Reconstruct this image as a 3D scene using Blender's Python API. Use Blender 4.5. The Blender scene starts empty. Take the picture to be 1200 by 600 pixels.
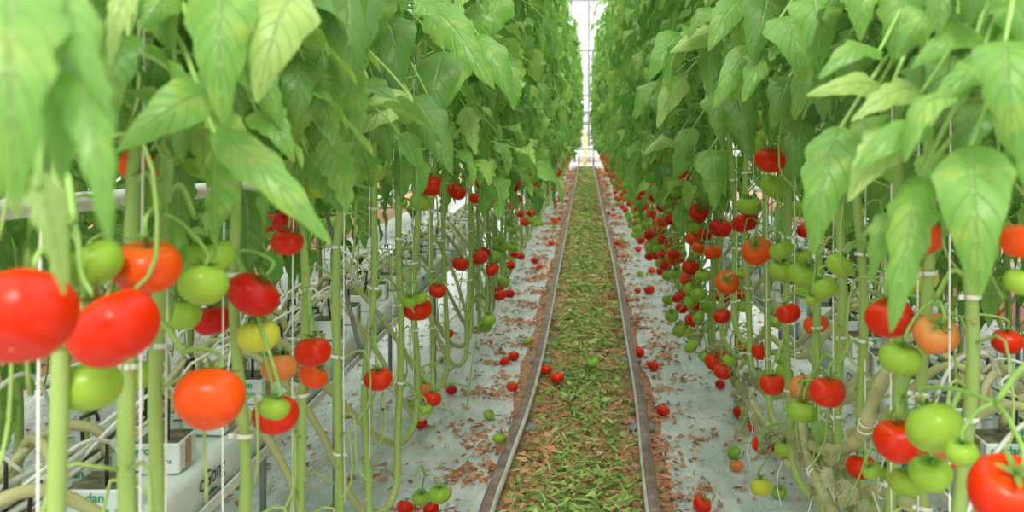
import bpy, math, random
import numpy as np
from mathutils import Vector, Matrix, Euler, Quaternion

SC = bpy.context.scene
COL = SC.collection
R = math.radians
# ------------------------------------------------------------------ camera, sky, light
F = 1100.0            # focal length in pixels of the 1200 px wide frame
VX, VY, EYE = 688.0, 152.0, 1.375
cd = bpy.data.cameras.new('camera')
cam = bpy.data.objects.new('camera', cd); COL.objects.link(cam)
cam.location = (0, 0, EYE); cam.rotation_euler = (R(90), 0, 0)
cd.sensor_width = 36; cd.lens = 36 * F / 1200
cd.shift_x = -(VX - 600) / 1200; cd.shift_y = -(300 - VY) / 1200
cd.clip_start = 0.05; cd.clip_end = 200
cd.dof.use_dof = True; cd.dof.focus_distance = 2.9; cd.dof.aperture_fstop = 5.0
SC.camera = cam
SC.view_settings.view_transform = 'Standard'; SC.view_settings.look = 'None'
SC.view_settings.gamma = 1.0; SC.view_settings.use_curve_mapping = False
SC.view_settings.exposure = 0.3

W = bpy.data.worlds.new('overcast'); SC.world = W; W.use_nodes = True
wn = W.node_tree.nodes; wl = W.node_tree.links
# overcast: the zenith about twice as bright as the horizon
_tc = wn.new('ShaderNodeTexCoord'); _sp = wn.new('ShaderNodeSeparateXYZ'); _mr = wn.new('ShaderNodeMapRange')
wl.new(_tc.outputs['Generated'], _sp.inputs[0]); wl.new(_sp.outputs['Z'], _mr.inputs[0])
_mr.inputs[1].default_value = 0.0; _mr.inputs[2].default_value = 0.9; _mr.inputs[3].default_value = 0.98; _mr.inputs[4].default_value = 2.2
wn['Background'].inputs['Color'].default_value = (1.0, 0.985, 0.94, 1)
wl.new(_mr.outputs[0], wn['Background'].inputs['Strength'])
sd = bpy.data.lights.new('sun', 'SUN'); sd.energy = 2.3; sd.angle = R(20); sd.color = (1, 0.97, 0.9)
sun = bpy.data.objects.new('sun', sd); COL.objects.link(sun)
sun.rotation_euler = (R(44), R(4), 0)
SC.cycles.max_bounces = 8; SC.cycles.diffuse_bounces = 5; SC.cycles.transmission_bounces = 5; SC.cycles.transparent_max_bounces = 8

# ------------------------------------------------------------------ helpers
class MB:
    def __init__(s): s.v = []; s.f = []; s.m = []; s.uv = []
    def add(s, verts, faces, mat=0, uvs=None):
        o = len(s.v); s.v.extend([tuple(p) for p in verts])
        if uvs is None: uvs = [(0, 0)] * len(verts)
        s.uv.extend(uvs)
        for f in faces:
            s.f.append(tuple(i + o for i in f)); s.m.append(mat)
    def mesh(s, name, mats, smooth=True):
        me = bpy.data.meshes.new(name)
        me.from_pydata(s.v, [], s.f)
        for m in mats: me.materials.append(m)
        me.polygons.foreach_set('material_index', s.m)
        me.polygons.foreach_set('use_smooth', [smooth] * len(s.f))
        uvl = me.uv_layers.new(name='UVMap')
        li = np.empty(len(me.loops), dtype=np.int32); me.loops.foreach_get('vertex_index', li)
        uvl.data.foreach_set('uv', np.array(s.uv, dtype=np.float32)[li].ravel())
        me.update(); return me
    def build(s, name, mats, parent=None, smooth=True, loc=None):
        return link(name, s.mesh(name, mats, smooth), parent, loc)

def link(name, data, parent=None, loc=None, rot=None, scale=None):
    o = bpy.data.objects.new(name, data); COL.objects.link(o)
    if parent is not None: o.parent = parent
    if loc is not None: o.location = loc
    if rot is not None: o.rotation_euler = rot
    if scale is not None: o.scale = scale
    return o
def empty(name, loc=(0, 0, 0), rz=0):
    o = bpy.data.objects.new(name, None); COL.objects.link(o)
    o.location = loc; o.rotation_euler = (0, 0, rz); o.empty_display_size = .05
    return o
def tag(o, label=None, cat=None, group=None, kind=None):
    if label: o['label'] = label
    if cat: o['category'] = cat
    if group: o['group'] = group
    if kind: o['kind'] = kind
    return o

def smooth_path(pts, n=6):
    P = [np.array(p, float) for p in pts]; P = [2 * P[0] - P[1]] + P + [2 * P[-1] - P[-2]]
    out = []
    for i in range(1, len(P) - 2):
        a, b, c, d = P[i - 1:i + 3]
        for k in range(n):
            t = k / n
            out.append(.5 * (2 * b + (c - a) * t + (2 * a - 5 * b + 4 * c - d) * t * t + (3 * b - a - 3 * c + d) * t ** 3))
    out.append(P[-2]); return out
def tube(mb, pts, rad, n=8, mat=0, cap=True, v0=0., v1=1.):
    P = [np.array(p, float) for p in pts]; m = len(P)
    rads = rad if hasattr(rad, '__len__') else [rad] * m
    T = [P[min(i + 1, m - 1)] - P[max(i - 1, 0)] for i in range(m)]
    T = [t / (np.linalg.norm(t) + 1e-12) for t in T]
    u = np.cross(T[0], (0, 0, 1.)) if abs(T[0][2]) < .9 else np.cross(T[0], (1., 0, 0))
    u /= np.linalg.norm(u); V = []; UV = []
    for i in range(m):
        u = u - T[i] * np.dot(u, T[i]); u /= (np.linalg.norm(u) + 1e-12); w = np.cross(T[i], u)
        for k in range(n):
            a = 2 * math.pi * k / n
            V.append(P[i] + rads[i] * (u * math.cos(a) + w * math.sin(a))); UV.append((k / n, v0 + (v1 - v0) * i / (m - 1)))
    Fc = [(i * n + k, i * n + (k + 1) % n, (i + 1) * n + (k + 1) % n, (i + 1) * n + k) for i in range(m - 1) for k in range(n)]
    if cap: Fc += [tuple(range(n - 1, -1, -1)), tuple((m - 1) * n + k for k in range(n))]
    mb.add(V, Fc, mat, UV)
def box(mb, c, s, mat=0, bev=0.0):
    """box with chamfered vertical and horizontal edges (an octagonal section swept up)"""
    hx, hy, hz = s[0] / 2, s[1] / 2, s[2] / 2
    b = min(bev, hx * .9, hy * .9, hz * .9)
    if b <= 0:
        V = [(c[0] + i * hx, c[1] + j * hy, c[2] + k * hz) for k in (-1, 1) for j in (-1, 1) for i in (-1, 1)]
        mb.add(V, [(0, 2, 3, 1), (4, 5, 7, 6), (0, 1, 5, 4), (2, 6, 7, 3), (0, 4, 6, 2), (1, 3, 7, 5)], mat); return
    def ring(x, y, z, q):
        return [(c[0] + a, c[1] + d, c[2] + z) for a, d in ((x - q, -y), (x, -y + q), (x, y - q), (x - q, y), (-x + q, y), (-x, y - q), (-x, -y + q), (-x + q, -y))]
    V = ring(hx - b, hy - b, -hz, b * .5) + ring(hx, hy, -hz + b, b) + ring(hx, hy, hz - b, b) + ring(hx - b, hy - b, hz, b * .5)
    Fc = [tuple(range(7, -1, -1)), tuple(24 + i for i in range(8))]
    Fc += [(r * 8 + i, r * 8 + (i + 1) % 8, r * 8 + 8 + (i + 1) % 8, r * 8 + 8 + i) for r in range(3) for i in range(8)]
    mb.add(V, Fc, mat)
def at(x, y, Z):
    """a point Z metres down the aisle, in the photograph's frame"""
    return np.array(((x - VX) * Z / F, Z, EYE - (y - VY) * Z / F))
def nrm(v): v = np.array(v, float); return v / (np.linalg.norm(v) + 1e-12)
def lin(r, g, b):
    f = lambda c: ((c / 255 + .055) / 1.055) ** 2.4 if c > 10 else c / 255 / 12.92
    return (f(r), f(g), f(b), 1)

# ------------------------------------------------------------------ materials
def newmat(name):
    m = bpy.data.materials.new(name); m.use_nodes = True
    nt = m.node_tree; return m, nt.nodes, nt.links, nt.nodes['Principled BSDF']
def ramp(nodes, stops):
    r = nodes.new('ShaderNodeValToRGB')
    while len(r.color_ramp.elements) < len(stops): r.color_ramp.elements.new(.5)
    for e, (p, c) in zip(r.color_ramp.elements, stops): e.position = p; e.color = c
    return r
def simple(name, stops, rough=.5, scale=20., spec=.5, bump=0., detail=4., metallic=0., bscale=None, coords='Object'):
    m, n, l, b = newmat(name)
    tc = n.new('ShaderNodeTexCoord'); no = n.new('ShaderNodeTexNoise')
    no.inputs['Scale'].default_value = scale; no.inputs['Detail'].default_value = detail
    l.new(tc.outputs[coords], no.inputs['Vector'])
    r = ramp(n, stops); l.new(no.outputs['Fac'], r.inputs['Fac']); l.new(r.outputs['Color'], b.inputs['Base Color'])
    b.inputs['Roughness'].default_value = rough; b.inputs['Specular IOR Level'].default_value = spec; b.inputs['Metallic'].default_value = metallic
    if bump:
        n2 = n.new('ShaderNodeTexNoise'); n2.inputs['Scale'].default_value = bscale or scale * 2; n2.inputs['Detail'].default_value = 4
        l.new(tc.outputs[coords], n2.inputs['Vector'])
        bp = n.new('ShaderNodeBump'); bp.inputs['Strength'].default_value = bump; bp.inputs['Distance'].default_value = .01
        l.new(n2.outputs['Fac'], bp.inputs['Height']); l.new(bp.outputs['Normal'], b.inputs['Normal'])
    return m

def leaf_material(name, stops, mottle=.25, trans=.42, rough=.42):
    """blade with pale midrib and side veins from the leaflet's own coordinates, a shade of its own per blade"""
    m, n, l, b = newmat(name)
    geo = n.new('ShaderNodeNewGeometry'); r = ramp(n, stops); l.new(geo.outputs['Random Per Island'], r.inputs['Fac'])
    uv = n.new('ShaderNodeUVMap'); uv.uv_map = 'UVMap'; sp = n.new('ShaderNodeSeparateXYZ'); l.new(uv.outputs['UV'], sp.inputs[0])
    def mth(op, a, bb=None, c=None):
        x = n.new('ShaderNodeMath'); x.operation = op
        for i, q in enumerate((a, bb, c)):
            if q is None: continue
            if isinstance(q, (int, float)): x.inputs[i].default_value = q
            else: l.new(q, x.inputs[i])
        return x.outputs[0]
    au = mth('ABSOLUTE', mth('SUBTRACT', sp.outputs['X'], .5))            # 0 at the midrib, .5 at the rim
    mid = mth('SUBTRACT', 1.0, mth('SMOOTH_MIN', mth('MULTIPLY', au, 26.0), 1.0, .1))
    side = mth('FRACT', mth('MULTIPLY', mth('SUBTRACT', sp.outputs['Y'], mth('MULTIPLY', au, .5)), 7.0))
    side = mth('ABSOLUTE', mth('SUBTRACT', side, .5))                     # .5 at a vein
    vein = mth('MAXIMUM', mth('MULTIPLY', mth('SUBTRACT', side, .42), 9.0), 0.0)
    allv = mth('MINIMUM', mth('ADD', mth('MAXIMUM', mid, 0.0), mth('MULTIPLY', vein, .7)), 1.0)
    tc = n.new('ShaderNodeTexCoord'); no = n.new('ShaderNodeTexNoise'); no.inputs['Scale'].default_value = 28; no.inputs['Detail'].default_value = 3
    l.new(tc.outputs['Object'], no.inputs['Vector'])
    mr = n.new('ShaderNodeMapRange'); mr.inputs[1].default_value = .5; mr.inputs[2].default_value = .75; mr.inputs[4].default_value = mottle
    l.new(no.outputs['Fac'], mr.inputs[0])
    mx = n.new('ShaderNodeMix'); mx.data_type = 'RGBA'; l.new(mr.outputs[0], mx.inputs['Factor'])
    l.new(r.outputs['Color'], mx.inputs['A']); mx.inputs['B'].default_value = lin(188, 210, 96)
    mv = n.new('ShaderNodeMix'); mv.data_type = 'RGBA'; l.new(mth('MULTIPLY', allv, .5), mv.inputs['Factor'])
    l.new(mx.outputs['Result'], mv.inputs['A']); mv.inputs['B'].default_value = lin(198, 222, 156)
    l.new(mv.outputs['Result'], b.inputs['Base Color'])
    b.inputs['Roughness'].default_value = rough; b.inputs['Specular IOR Level'].default_value = .6
    hgt = mth('SUBTRACT', mth('MULTIPLY', no.outputs['Fac'], .6), allv)
    bp = n.new('ShaderNodeBump'); bp.inputs['Strength'].default_value = .7; bp.inputs['Distance'].default_value = .005
    l.new(hgt, bp.inputs['Height']); l.new(bp.outputs['Normal'], b.inputs['Normal'])
    tr = n.new('ShaderNodeBsdfTranslucent'); hs = n.new('ShaderNodeHueSaturation'); hs.inputs['Saturation'].default_value = 1.0; hs.inputs['Value'].default_value = 1.0
    l.new(mv.outputs['Result'], hs.inputs['Color']); l.new(hs.outputs['Color'], tr.inputs['Color'])
    ms = n.new('ShaderNodeMixShader'); ms.inputs[0].default_value = trans
    l.new(b.outputs[0], ms.inputs[1]); l.new(tr.outputs[0], ms.inputs[2]); l.new(ms.outputs[0], n['Material Output'].inputs['Surface'])
    return m

M = {}
M['leaf'] = leaf_material('tomato_leaf', [(0, lin(80, 140, 54)), (.35, lin(104, 164, 66)), (.7, lin(124, 178, 78)), (1, lin(152, 194, 86))], mottle=.5)
M['leaf_dark'] = leaf_material('tomato_leaf_dark', [(0, lin(80, 130, 56)), (.5, lin(98, 150, 64)), (1, lin(120, 168, 72))], mottle=.15)
M['leaf_pale'] = leaf_material('tomato_leaf_pale', [(0, lin(146, 188, 96)), (1, lin(172, 204, 116))], mottle=.35)
M['withered'] = leaf_material('withered_leaf', [(0, lin(168, 176, 130)), (.5, lin(186, 190, 150)), (1, lin(150, 150, 104))], mottle=.0, trans=.2, rough=.8)
M['petiole'] = simple('leaf_stalk', [(.3, lin(128, 172, 78)), (.7, lin(150, 190, 100))], .5, 30)

def stem_material():
    m, n, l, b = newmat('tomato_stem')
    uv = n.new('ShaderNodeUVMap'); sp = n.new('ShaderNodeSeparateXYZ'); l.new(uv.outputs['UV'], sp.inputs[0])
    tc = n.new('ShaderNodeTexCoord'); no = n.new('ShaderNodeTexNoise'); no.inputs['Scale'].default_value = 35; no.inputs['Detail'].default_value = 4
    l.new(tc.outputs['Object'], no.inputs['Vector'])
    ad = n.new('ShaderNodeMath'); ad.operation = 'MULTIPLY_ADD'; ad.inputs[1].default_value = .18; l.new(no.outputs['Fac'], ad.inputs[0]); l.new(sp.outputs['Y'], ad.inputs[2])
    r = ramp(n, [(.0, lin(150, 158, 104)), (.12, lin(172, 172, 126)), (.3, lin(172, 178, 122)), (.42, lin(146, 176, 92)), (.75, lin(150, 182, 98)), (1, lin(130, 168, 84))])
    l.new(ad.outputs[0], r.inputs['Fac']); l.new(r.outputs['Color'], b.inputs['Base Color'])
    b.inputs['Roughness'].default_value = .5
    bp = n.new('ShaderNodeBump'); bp.inputs['Strength'].default_value = .3; bp.inputs['Distance'].default_value = .004
    l.new(no.outputs['Fac'], bp.inputs['Height']); l.new(bp.outputs['Normal'], b.inputs['Normal'])
    return m
M['stem'] = stem_material()
M['node'] = simple('leaf_scar', [(.3, lin(196, 176, 130)), (.7, lin(170, 160, 100))], .7, 60)

def fruit(name, body, shoulder, rough=.3):
    """skin colour with the fruit's own paler or greener shoulder round the stalk"""
    m, n, l, b = newmat(name)
    uv = n.new('ShaderNodeUVMap'); sp = n.new('ShaderNodeSeparateXYZ'); l.new(uv.outputs['UV'], sp.inputs[0])
    tc = n.new('ShaderNodeTexCoord'); no = n.new('ShaderNodeTexNoise'); no.inputs['Scale'].default_value = 14; no.inputs['Detail'].default_value = 3
    l.new(tc.outputs['Object'], no.inputs['Vector'])
    ad = n.new('ShaderNodeMath'); ad.operation = 'MULTIPLY_ADD'; ad.inputs[1].default_value = .35; ad.inputs[2].default_value = -.17
    l.new(no.outputs['Fac'], ad.inputs[0]); a2 = n.new('ShaderNodeMath'); a2.operation = 'ADD'; l.new(ad.outputs[0], a2.inputs[0]); l.new(sp.outputs['Y'], a2.inputs[1])
    mid = tuple(.5 * (p + q) for p, q in zip(body, shoulder))
    r = ramp(n, [(.0, body), (.62, body), (.82, mid), (1, shoulder)]); l.new(a2.outputs[0], r.inputs['Fac'])
    l.new(r.outputs['Color'], b.inputs['Base Color'])
    b.inputs['Roughness'].default_value = rough; b.inputs['Specular IOR Level'].default_value = .28
    b.inputs['Subsurface Weight'].default_value = .0
    return m
FR = {
    'r': fruit('ripe_red', lin(206, 38, 3), lin(212, 72, 10)),
    'd': fruit('deep_red', lin(190, 18, 4), lin(196, 44, 12)),
    'o': fruit('orange_red', lin(224, 76, 10), lin(212, 118, 40)),
    'p': fruit('pale_orange', lin(214, 126, 62), lin(190, 156, 86)),
    'g': fruit('unripe_green', lin(140, 178, 58), lin(112, 154, 50)),
    'y': fruit('turning_yellow', lin(190, 196, 66), lin(168, 190, 74)),
}
FNAME = {'r': 'red ripe tomato', 'd': 'deep red ripe tomato', 'o': 'orange red ripening tomato', 'p': 'pale orange ripening tomato', 'g': 'green unripe tomato', 'y': 'yellowish green tomato'}
M['calyx'] = simple('calyx_green', [(.3, lin(84, 128, 50)), (.7, lin(120, 160, 74))], .6, 60)
M['scar'] = simple('blossom_scar', [(.3, lin(236, 190, 120)), (.7, lin(200, 150, 90))], .7, 90)
M['string'] = simple('white_twine', [(.3, lin(225, 228, 222)), (.7, lin(245, 246, 240))], .8, 80)
M['clip'] = simple('clip_plastic', [(.3, lin(214, 218, 205)), (.7, lin(232, 234, 224))], .35, 40)
M['film'] = None
M['white_plastic'] = simple('white_wrap', [(.3, lin(196, 210, 208)), (.6, lin(214, 224, 222)), (.8, lin(228, 234, 232))], .35, 9, bump=.25, bscale=30)
M['gutter'] = simple('white_gutter', [(.3, lin(196, 202, 196)), (.7, lin(222, 226, 220))], .35, 4, bump=.05)
M['rockwool'] = simple('rockwool', [(.3, lin(150, 128, 100)), (.7, lin(186, 168, 138))], .95, 60, bump=.6, bscale=160)
M['algae'] = simple('block_top', [(.3, lin(60, 66, 46)), (.55, lin(104, 104, 80)), (.75, lin(140, 126, 100))], .95, 40, bump=.5)
M['green_ink'] = simple('green_ink', [(.3, lin(30, 140, 80)), (.7, lin(36, 150, 86))], .6)
M['dark_ink'] = simple('dark_ink', [(.3, lin(52, 50, 50)), (.7, lin(66, 62, 60))], .6)
M['blue_ink'] = simple('blue_ink', [(.3, lin(44, 54, 110)), (.7, lin(50, 60, 120))], .6)
M['black_plastic'] = simple('black_plastic', [(.3, lin(24, 26, 26)), (.7, lin(40, 42, 40))], .4)
M['drip'] = simple('drip_hose', [(.3, lin(206, 212, 200)), (.7, lin(226, 228, 218))], .4, 20)
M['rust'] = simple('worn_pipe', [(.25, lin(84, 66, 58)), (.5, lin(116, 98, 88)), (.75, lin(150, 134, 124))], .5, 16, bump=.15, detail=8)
M['pale_side'] = simple('pale_pipe_side', [(.3, lin(168, 176, 172)), (.7, lin(214, 218, 212))], .4, 12)
M['steel'] = simple('grey_steel', [(.3, lin(104, 112, 112)), (.7, lin(140, 146, 144))], .4, 12)
M['white_paint'] = simple('white_paint', [(.3, lin(222, 224, 222)), (.7, lin(240, 240, 238))], .4, 5)
M['yellow_paint'] = simple('yellow_paint', [(.3, lin(226, 176, 84)), (.7, lin(240, 196, 104))], .5, 5)
M['concrete'] = simple('concrete', [(.3, lin(170, 168, 160)), (.7, lin(198, 196, 188))], .8, 6, bump=.1)
M['soil'] = simple('litter_soil', [(.2, lin(112, 80, 60)), (.42, lin(156, 116, 88)), (.6, lin(190, 146, 114)), (.8, lin(206, 172, 140))], .95, 38, bump=.9, bscale=70, detail=8)
M['debris'] = leaf_material('dry_debris', [(0, lin(178, 108, 72)), (.4, lin(208, 142, 102)), (.8, lin(222, 174, 136)), (1, lin(200, 172, 140))], mottle=0, trans=.15, rough=.85)
M['litter'] = leaf_material('cut_leaf_litter', [(0, lin(84, 124, 64)), (.3, lin(122, 158, 72)), (.65, lin(156, 186, 88)), (1, lin(190, 208, 132))], mottle=.15, trans=.2, rough=.7)

def film_material():
    m, n, l, b = newmat('ground_film')
    tc = n.new('ShaderNodeTexCoord'); mp = n.new('ShaderNodeMapping'); mp.inputs['Scale'].default_value = (3.0, 1.2, 1)
    l.new(tc.outputs['Object'], mp.inputs['Vector'])
    no = n.new('ShaderNodeTexNoise'); no.inputs['Scale'].default_value = 3.5; no.inputs['Detail'].default_value = 6; l.new(mp.outputs[0], no.inputs['Vector'])
    r = ramp(n, [(.3, lin(170, 184, 180)), (.5, lin(192, 204, 204)), (.66, lin(214, 222, 224)), (.8, lin(190, 180, 164))])
    l.new(no.outputs['Fac'], r.inputs['Fac']); l.new(r.outputs['Color'], b.inputs['Base Color'])
    b.inputs['Roughness'].default_value = .33; b.inputs['Specular IOR Level'].default_value = .5
    n2 = n.new('ShaderNodeTexNoise'); n2.inputs['Scale'].default_value = 9; n2.inputs['Detail'].default_value = 3; n2.inputs['Distortion'].default_value = 1.2
    l.new(mp.outputs[0], n2.inputs['Vector'])
    bp = n.new('ShaderNodeBump'); bp.inputs['Strength'].default_value = .5; bp.inputs['Distance'].default_value = .03
    l.new(n2.outputs['Fac'], bp.inputs['Height']); l.new(bp.outputs['Normal'], b.inputs['Normal'])
    return m
M['film'] = film_material()

def glass_material():
    m, n, l, b = newmat('greenhouse_glass')
    g = n.new('ShaderNodeBsdfGlossy'); g.inputs['Roughness'].default_value = .02
    t = n.new('ShaderNodeBsdfTransparent'); t.inputs['Color'].default_value = (.97, .99, .98, 1)
    ms = n.new('ShaderNodeMixShader'); ms.inputs[0].default_value = .06
    l.new(t.outputs[0], ms.inputs[1]); l.new(g.outputs[0], ms.inputs[2]); l.new(ms.outputs[0], n['Material Output'].inputs['Surface'])
    return m
M['glass'] = glass_material()

# ------------------------------------------------------------------ the setting
END = 34.0
mb = MB(); nx, ny = 2, 2
mb.add([(-9, -2, -.002), (9, -2, -.002), (9, 46, -.002), (-9, 46, -.002)], [(0, 1, 2, 3)])
tag(mb.build('floor', [M['soil']]), kind='structure')
mb = MB(); box(mb, (0, 37.0, -.03), (18, 4.4, .1), bev=.01)
tag(mb.build('floor_path', [M['concrete']]), kind='structure')

def sheet(name, x0, x1, label, seed):
    rs = random.Random(seed); mb = MB(); xs = np.linspace(x0, x1, 14); ys = np.linspace(-.5, END + .4, 260)
    ph = [rs.uniform(0, 6.28) for _ in range(6)]
    V = []; UV = []
    for y in ys:
        for i, x in enumerate(xs):
            e = .012 * math.sin(3.1 * y + ph[0]) + .008 * math.sin(9 * y + ph[1]) if i in (0, 13) else 0
            z = .006 + .003 * math.sin(7 * x + 2.3 * y + ph[2]) + .002 * math.sin(19 * x - 5 * y + ph[3])
            V.append((x + e, y, z)); UV.append((x, y))
    Fc = [(j * 14 + i, j * 14 + i + 1, (j + 1) * 14 + i + 1, (j + 1) * 14 + i) for j in range(259) for i in range(13)]
    mb.add(V, Fc, 0, UV); o = mb.build(name, [M['film']])
    tag(o, label, 'ground cover', kind='thing'); return o
sheet('ground_sheet', -1.42, -.37, 'pale plastic ground sheet left of the rails under the gutter', 1)
sheet('ground_sheet', .33, 1.36, 'pale plastic ground sheet right of the rails under the gutter', 2)
sheet('ground_sheet', -3.0, -1.95, 'pale plastic ground sheet beyond the neighbouring aisle on the left', 3)
sheet('ground_sheet', 1.9, 2.95, 'pale plastic ground sheet beyond the neighbouring aisle on the right', 4)

# far glazed wall: window_1 with frame members, posts
YW = 39.4
mb = MB(); box(mb, (0, YW, .25), (18, .12, .5), bev=.01); tag(mb.build('wall_back', [M['white_paint']]), kind='structure')
wroot = empty('window_1', (0, YW, .5)); tag(wroot, kind='structure')
mb = MB()
for k in range(-8, 9): box(mb, (k * 1.1 + .05, 0, 3.2), (.05, .06, 6.4), bev=.006)
for h in (.05, .7, 1.15, 1.6, 2.3, 4.2, 6.3): box(mb, (0, .0, h), (18, .05, .16 if h < 2 else .07), bev=.006)
mb.build('window_frame', [M['steel']], wroot)
mb = MB(); box(mb, (0, .04, 3.2), (17.8, .006, 6.3)); mb.build('glazing', [M['glass']], wroot)
# lattice post standing in the middle of the far end
t = empty('lattice_post', (.18, 37.6, 0)); tag(t, 'grey lattice post rising between the crop rows at the far glass wall', 'post')
mb = MB()
for dx in (-.09, .09): tube(mb, [(dx, 0, 0), (dx, 0, 6.5)], .02, 6)
mb.build('upright', [M['steel']], t)
mb = MB()
for k in range(26):
    z = .25 * k; s = .09 if k % 2 else -.09
    tube(mb, [(-s, 0, z), (s, 0, z + .25)], .01, 5)
mb.build('lattice_bracing', [M['steel']], t)
# heating pipes along the far wall
for z, lab in ((.45, 'upper white heating pipe along the far glass wall'), (.22, 'lower white heating pipe along the far glass wall')):
    mb = MB(); tube(mb, [(-8, 38.9, z), (8, 38.9, z)], .06, 12); hp = tag(mb.build('heating_pipe', [M['white_paint']]), lab, 'pipe')
    for k in range(-3, 4):
        mb = MB(); box(mb, (k * 2.2, 39.06, z), (.05, .5, .05), bev=.005); tube(mb, [(k * 2.2, 38.9, .02), (k * 2.2, 38.9, z)], .02, 6); mb.build('pipe_bracket', [M['steel']], hp)
# yellow post
t = empty('marker_post', (-.08, 36.6, .02)); tag(t, 'yellow marker post standing behind the white trolley', 'post')
mb = MB(); tube(mb, smooth_path([(0, 0, 0), (0, 0, .6), (0, 0, 1.25)], 3), .06, 12); mb.build('pole', [M['yellow_paint']], t)
mb = MB(); box(mb, (0, 0, .02), (.2, .2, .04), bev=.01); mb.build('base', [M['steel']], t)
# white trolley at the end of the rails
t = empty('rail_trolley', (-.03, 34.6, .04)); tag(t, 'white two-deck pipe-rail trolley parked at the far end of the rails', 'trolley')
mb = MB(); box(mb, (0, 0, .66), (.64, 1.1, .08), bev=.02); mb.build('upper_deck', [M['white_paint']], t)
mb = MB(); box(mb, (0, 0, .34), (.68, 1.2, .07), bev=.02); mb.build('lower_deck', [M['white_paint']], t)
for sx in (-1, 1):
    for sy in (-1, 1):
        mb = MB(); tube(mb, [(sx * .27, sy * .48, .1), (sx * .27, sy * .48, .64)], .022, 8); mb.build('leg', [M['steel']], t)
        mb = MB(); tube(mb, [(sx * .27 - .02, sy * .48, .1), (sx * .27 + .02, sy * .48, .1)], .08, 16); mb.build('wheel', [M['black_plastic']], t)

# ------------------------------------------------------------------ rails
def rail(pts, inner, label):
    rs = random.Random(len(label)); P = smooth_path(pts, 24)
    t = empty('pipe_rail', (0, 0, 0)); tag(t, label, 'rail')
    n = 14; mb = MB(); r = .027; V = []; Fc = []; mats = []
    m = len(P)
    for p in P:
        for k in range(n):
            a = 2 * math.pi * k / n; V.append((p[0] + r * math.cos(a), p[1], p[2] + r * math.sin(a)))
    mb.add(V, [], 0, [(0, 0)] * len(V))
    for i in range(m - 1):
        for k in range(n):
            a = 2 * math.pi * (k + .5) / n
            mb.f.append((i * n + k, (i + 1) * n + k, (i + 1) * n + (k + 1) % n, i * n + (k + 1) % n))
            mb.m.append(1 if inner * math.cos(a) > .25 and math.sin(a) < .75 else 0)  # paler grey on faces turned to the other rail, below the crown
    mb.f.append(tuple((m - 1) * n + k for k in range(n))); mb.m.append(0)
    mb.build('pipe', [M['rust'], M['pale_side']], t)
    y = P[0][1] + .6
    while y < END - .2:
        x = np.interp(y, [p[1] for p in P], [p[0] for p in P])
        mb = MB(); box(mb, (x, y, .012), (.12, .08, .02), bev=.004); tube(mb, [(x, y, .02), (x, y, .055)], .012, 8)
        mb.build('rail_bracket', [M['steel']], t); y += 1.25
    return t
HR = .075
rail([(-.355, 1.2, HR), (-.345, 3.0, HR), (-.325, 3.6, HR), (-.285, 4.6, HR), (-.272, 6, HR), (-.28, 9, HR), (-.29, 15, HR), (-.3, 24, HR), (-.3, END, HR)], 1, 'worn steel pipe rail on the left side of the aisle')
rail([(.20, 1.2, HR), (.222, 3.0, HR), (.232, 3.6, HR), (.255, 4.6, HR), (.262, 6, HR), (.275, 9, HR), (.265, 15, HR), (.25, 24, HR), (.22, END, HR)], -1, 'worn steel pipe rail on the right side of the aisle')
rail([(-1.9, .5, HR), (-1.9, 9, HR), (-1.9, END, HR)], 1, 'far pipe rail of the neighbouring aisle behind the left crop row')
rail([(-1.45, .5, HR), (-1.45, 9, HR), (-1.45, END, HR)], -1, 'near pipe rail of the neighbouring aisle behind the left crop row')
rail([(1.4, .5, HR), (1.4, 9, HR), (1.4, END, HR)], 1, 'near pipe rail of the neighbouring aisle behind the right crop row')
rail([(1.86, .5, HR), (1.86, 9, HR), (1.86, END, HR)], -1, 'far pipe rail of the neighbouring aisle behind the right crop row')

# ------------------------------------------------------------------ leaves
def leaflet(mb, base, d, nrmv, L, Wd, droop, fold, rng, nv=14, nu=6, mat=0, serr=.42, wave=.3, twist=0.):
    """one pointed, toothed, drooping blade"""
    d = nrm(d); n = nrm(nrmv); p = np.array(base, float); down = np.array((0, 0, -1.))
    V = []; UV = []; ph = rng.uniform(0, 6.28); step = L / nv
    for j in range(nv + 1):
        v = j / nv
        s = nrm(np.cross(d, n)); n = nrm(np.cross(s, d))
        w = Wd * (min(1, (v / .3)) ** .6 if v < .3 else (1 - ((v - .3) / .7)) ** .72 * 1.0) * (1.0 if v > 0 else .12)
        w = max(w, .001)
        if serr: tooth = 1 - serr * .75 * (.5 - .5 * math.cos(6.283 * ((v * 5.6 + ph) % 1.0) ** 1.5)) * (0 if v < .08 else 1)
        else: tooth = 1
        for i in range(nu + 1):
            u = -1 + 2 * i / nu; au = abs(u)
            ww = w * (tooth if au > .99 else (1 if au < .5 else 1 - (1 - tooth) * .35))
            off = s * u * ww + n * (fold * au * w - .5 * fold * au * au * w + wave * w * math.sin(9 * v + ph + (1.7 if u > 0 else 0)) * au * au)
            off = off + d * (-.12 * au * w)
            V.append(p + off); UV.append((.5 + .5 * u, v))
        a = droop / nv
        ax = np.cross(d, down); la = np.linalg.norm(ax)
        if la > 1e-3:
            ax /= la; ang = min(a, math.acos(max(-1, min(1, float(np.dot(d, down))))))
            for q in ('d', 'n'):
                x = d if q == 'd' else n
                x2 = x * math.cos(ang) + np.cross(ax, x) * math.sin(ang) + ax * np.dot(ax, x) * (1 - math.cos(ang))
                if q == 'd': d2 = x2
                else: n = x2
            d = nrm(d2)
        if twist: n = nrm(n + np.cross(d, n) * twist / nv)
        p = p + d * step
    k = nu + 1
    mb.add(V, [(j * k + i, j * k + i + 1, (j + 1) * k + i + 1, (j + 1) * k + i) for j in range(nv) for i in range(nu)], mat, UV)

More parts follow.
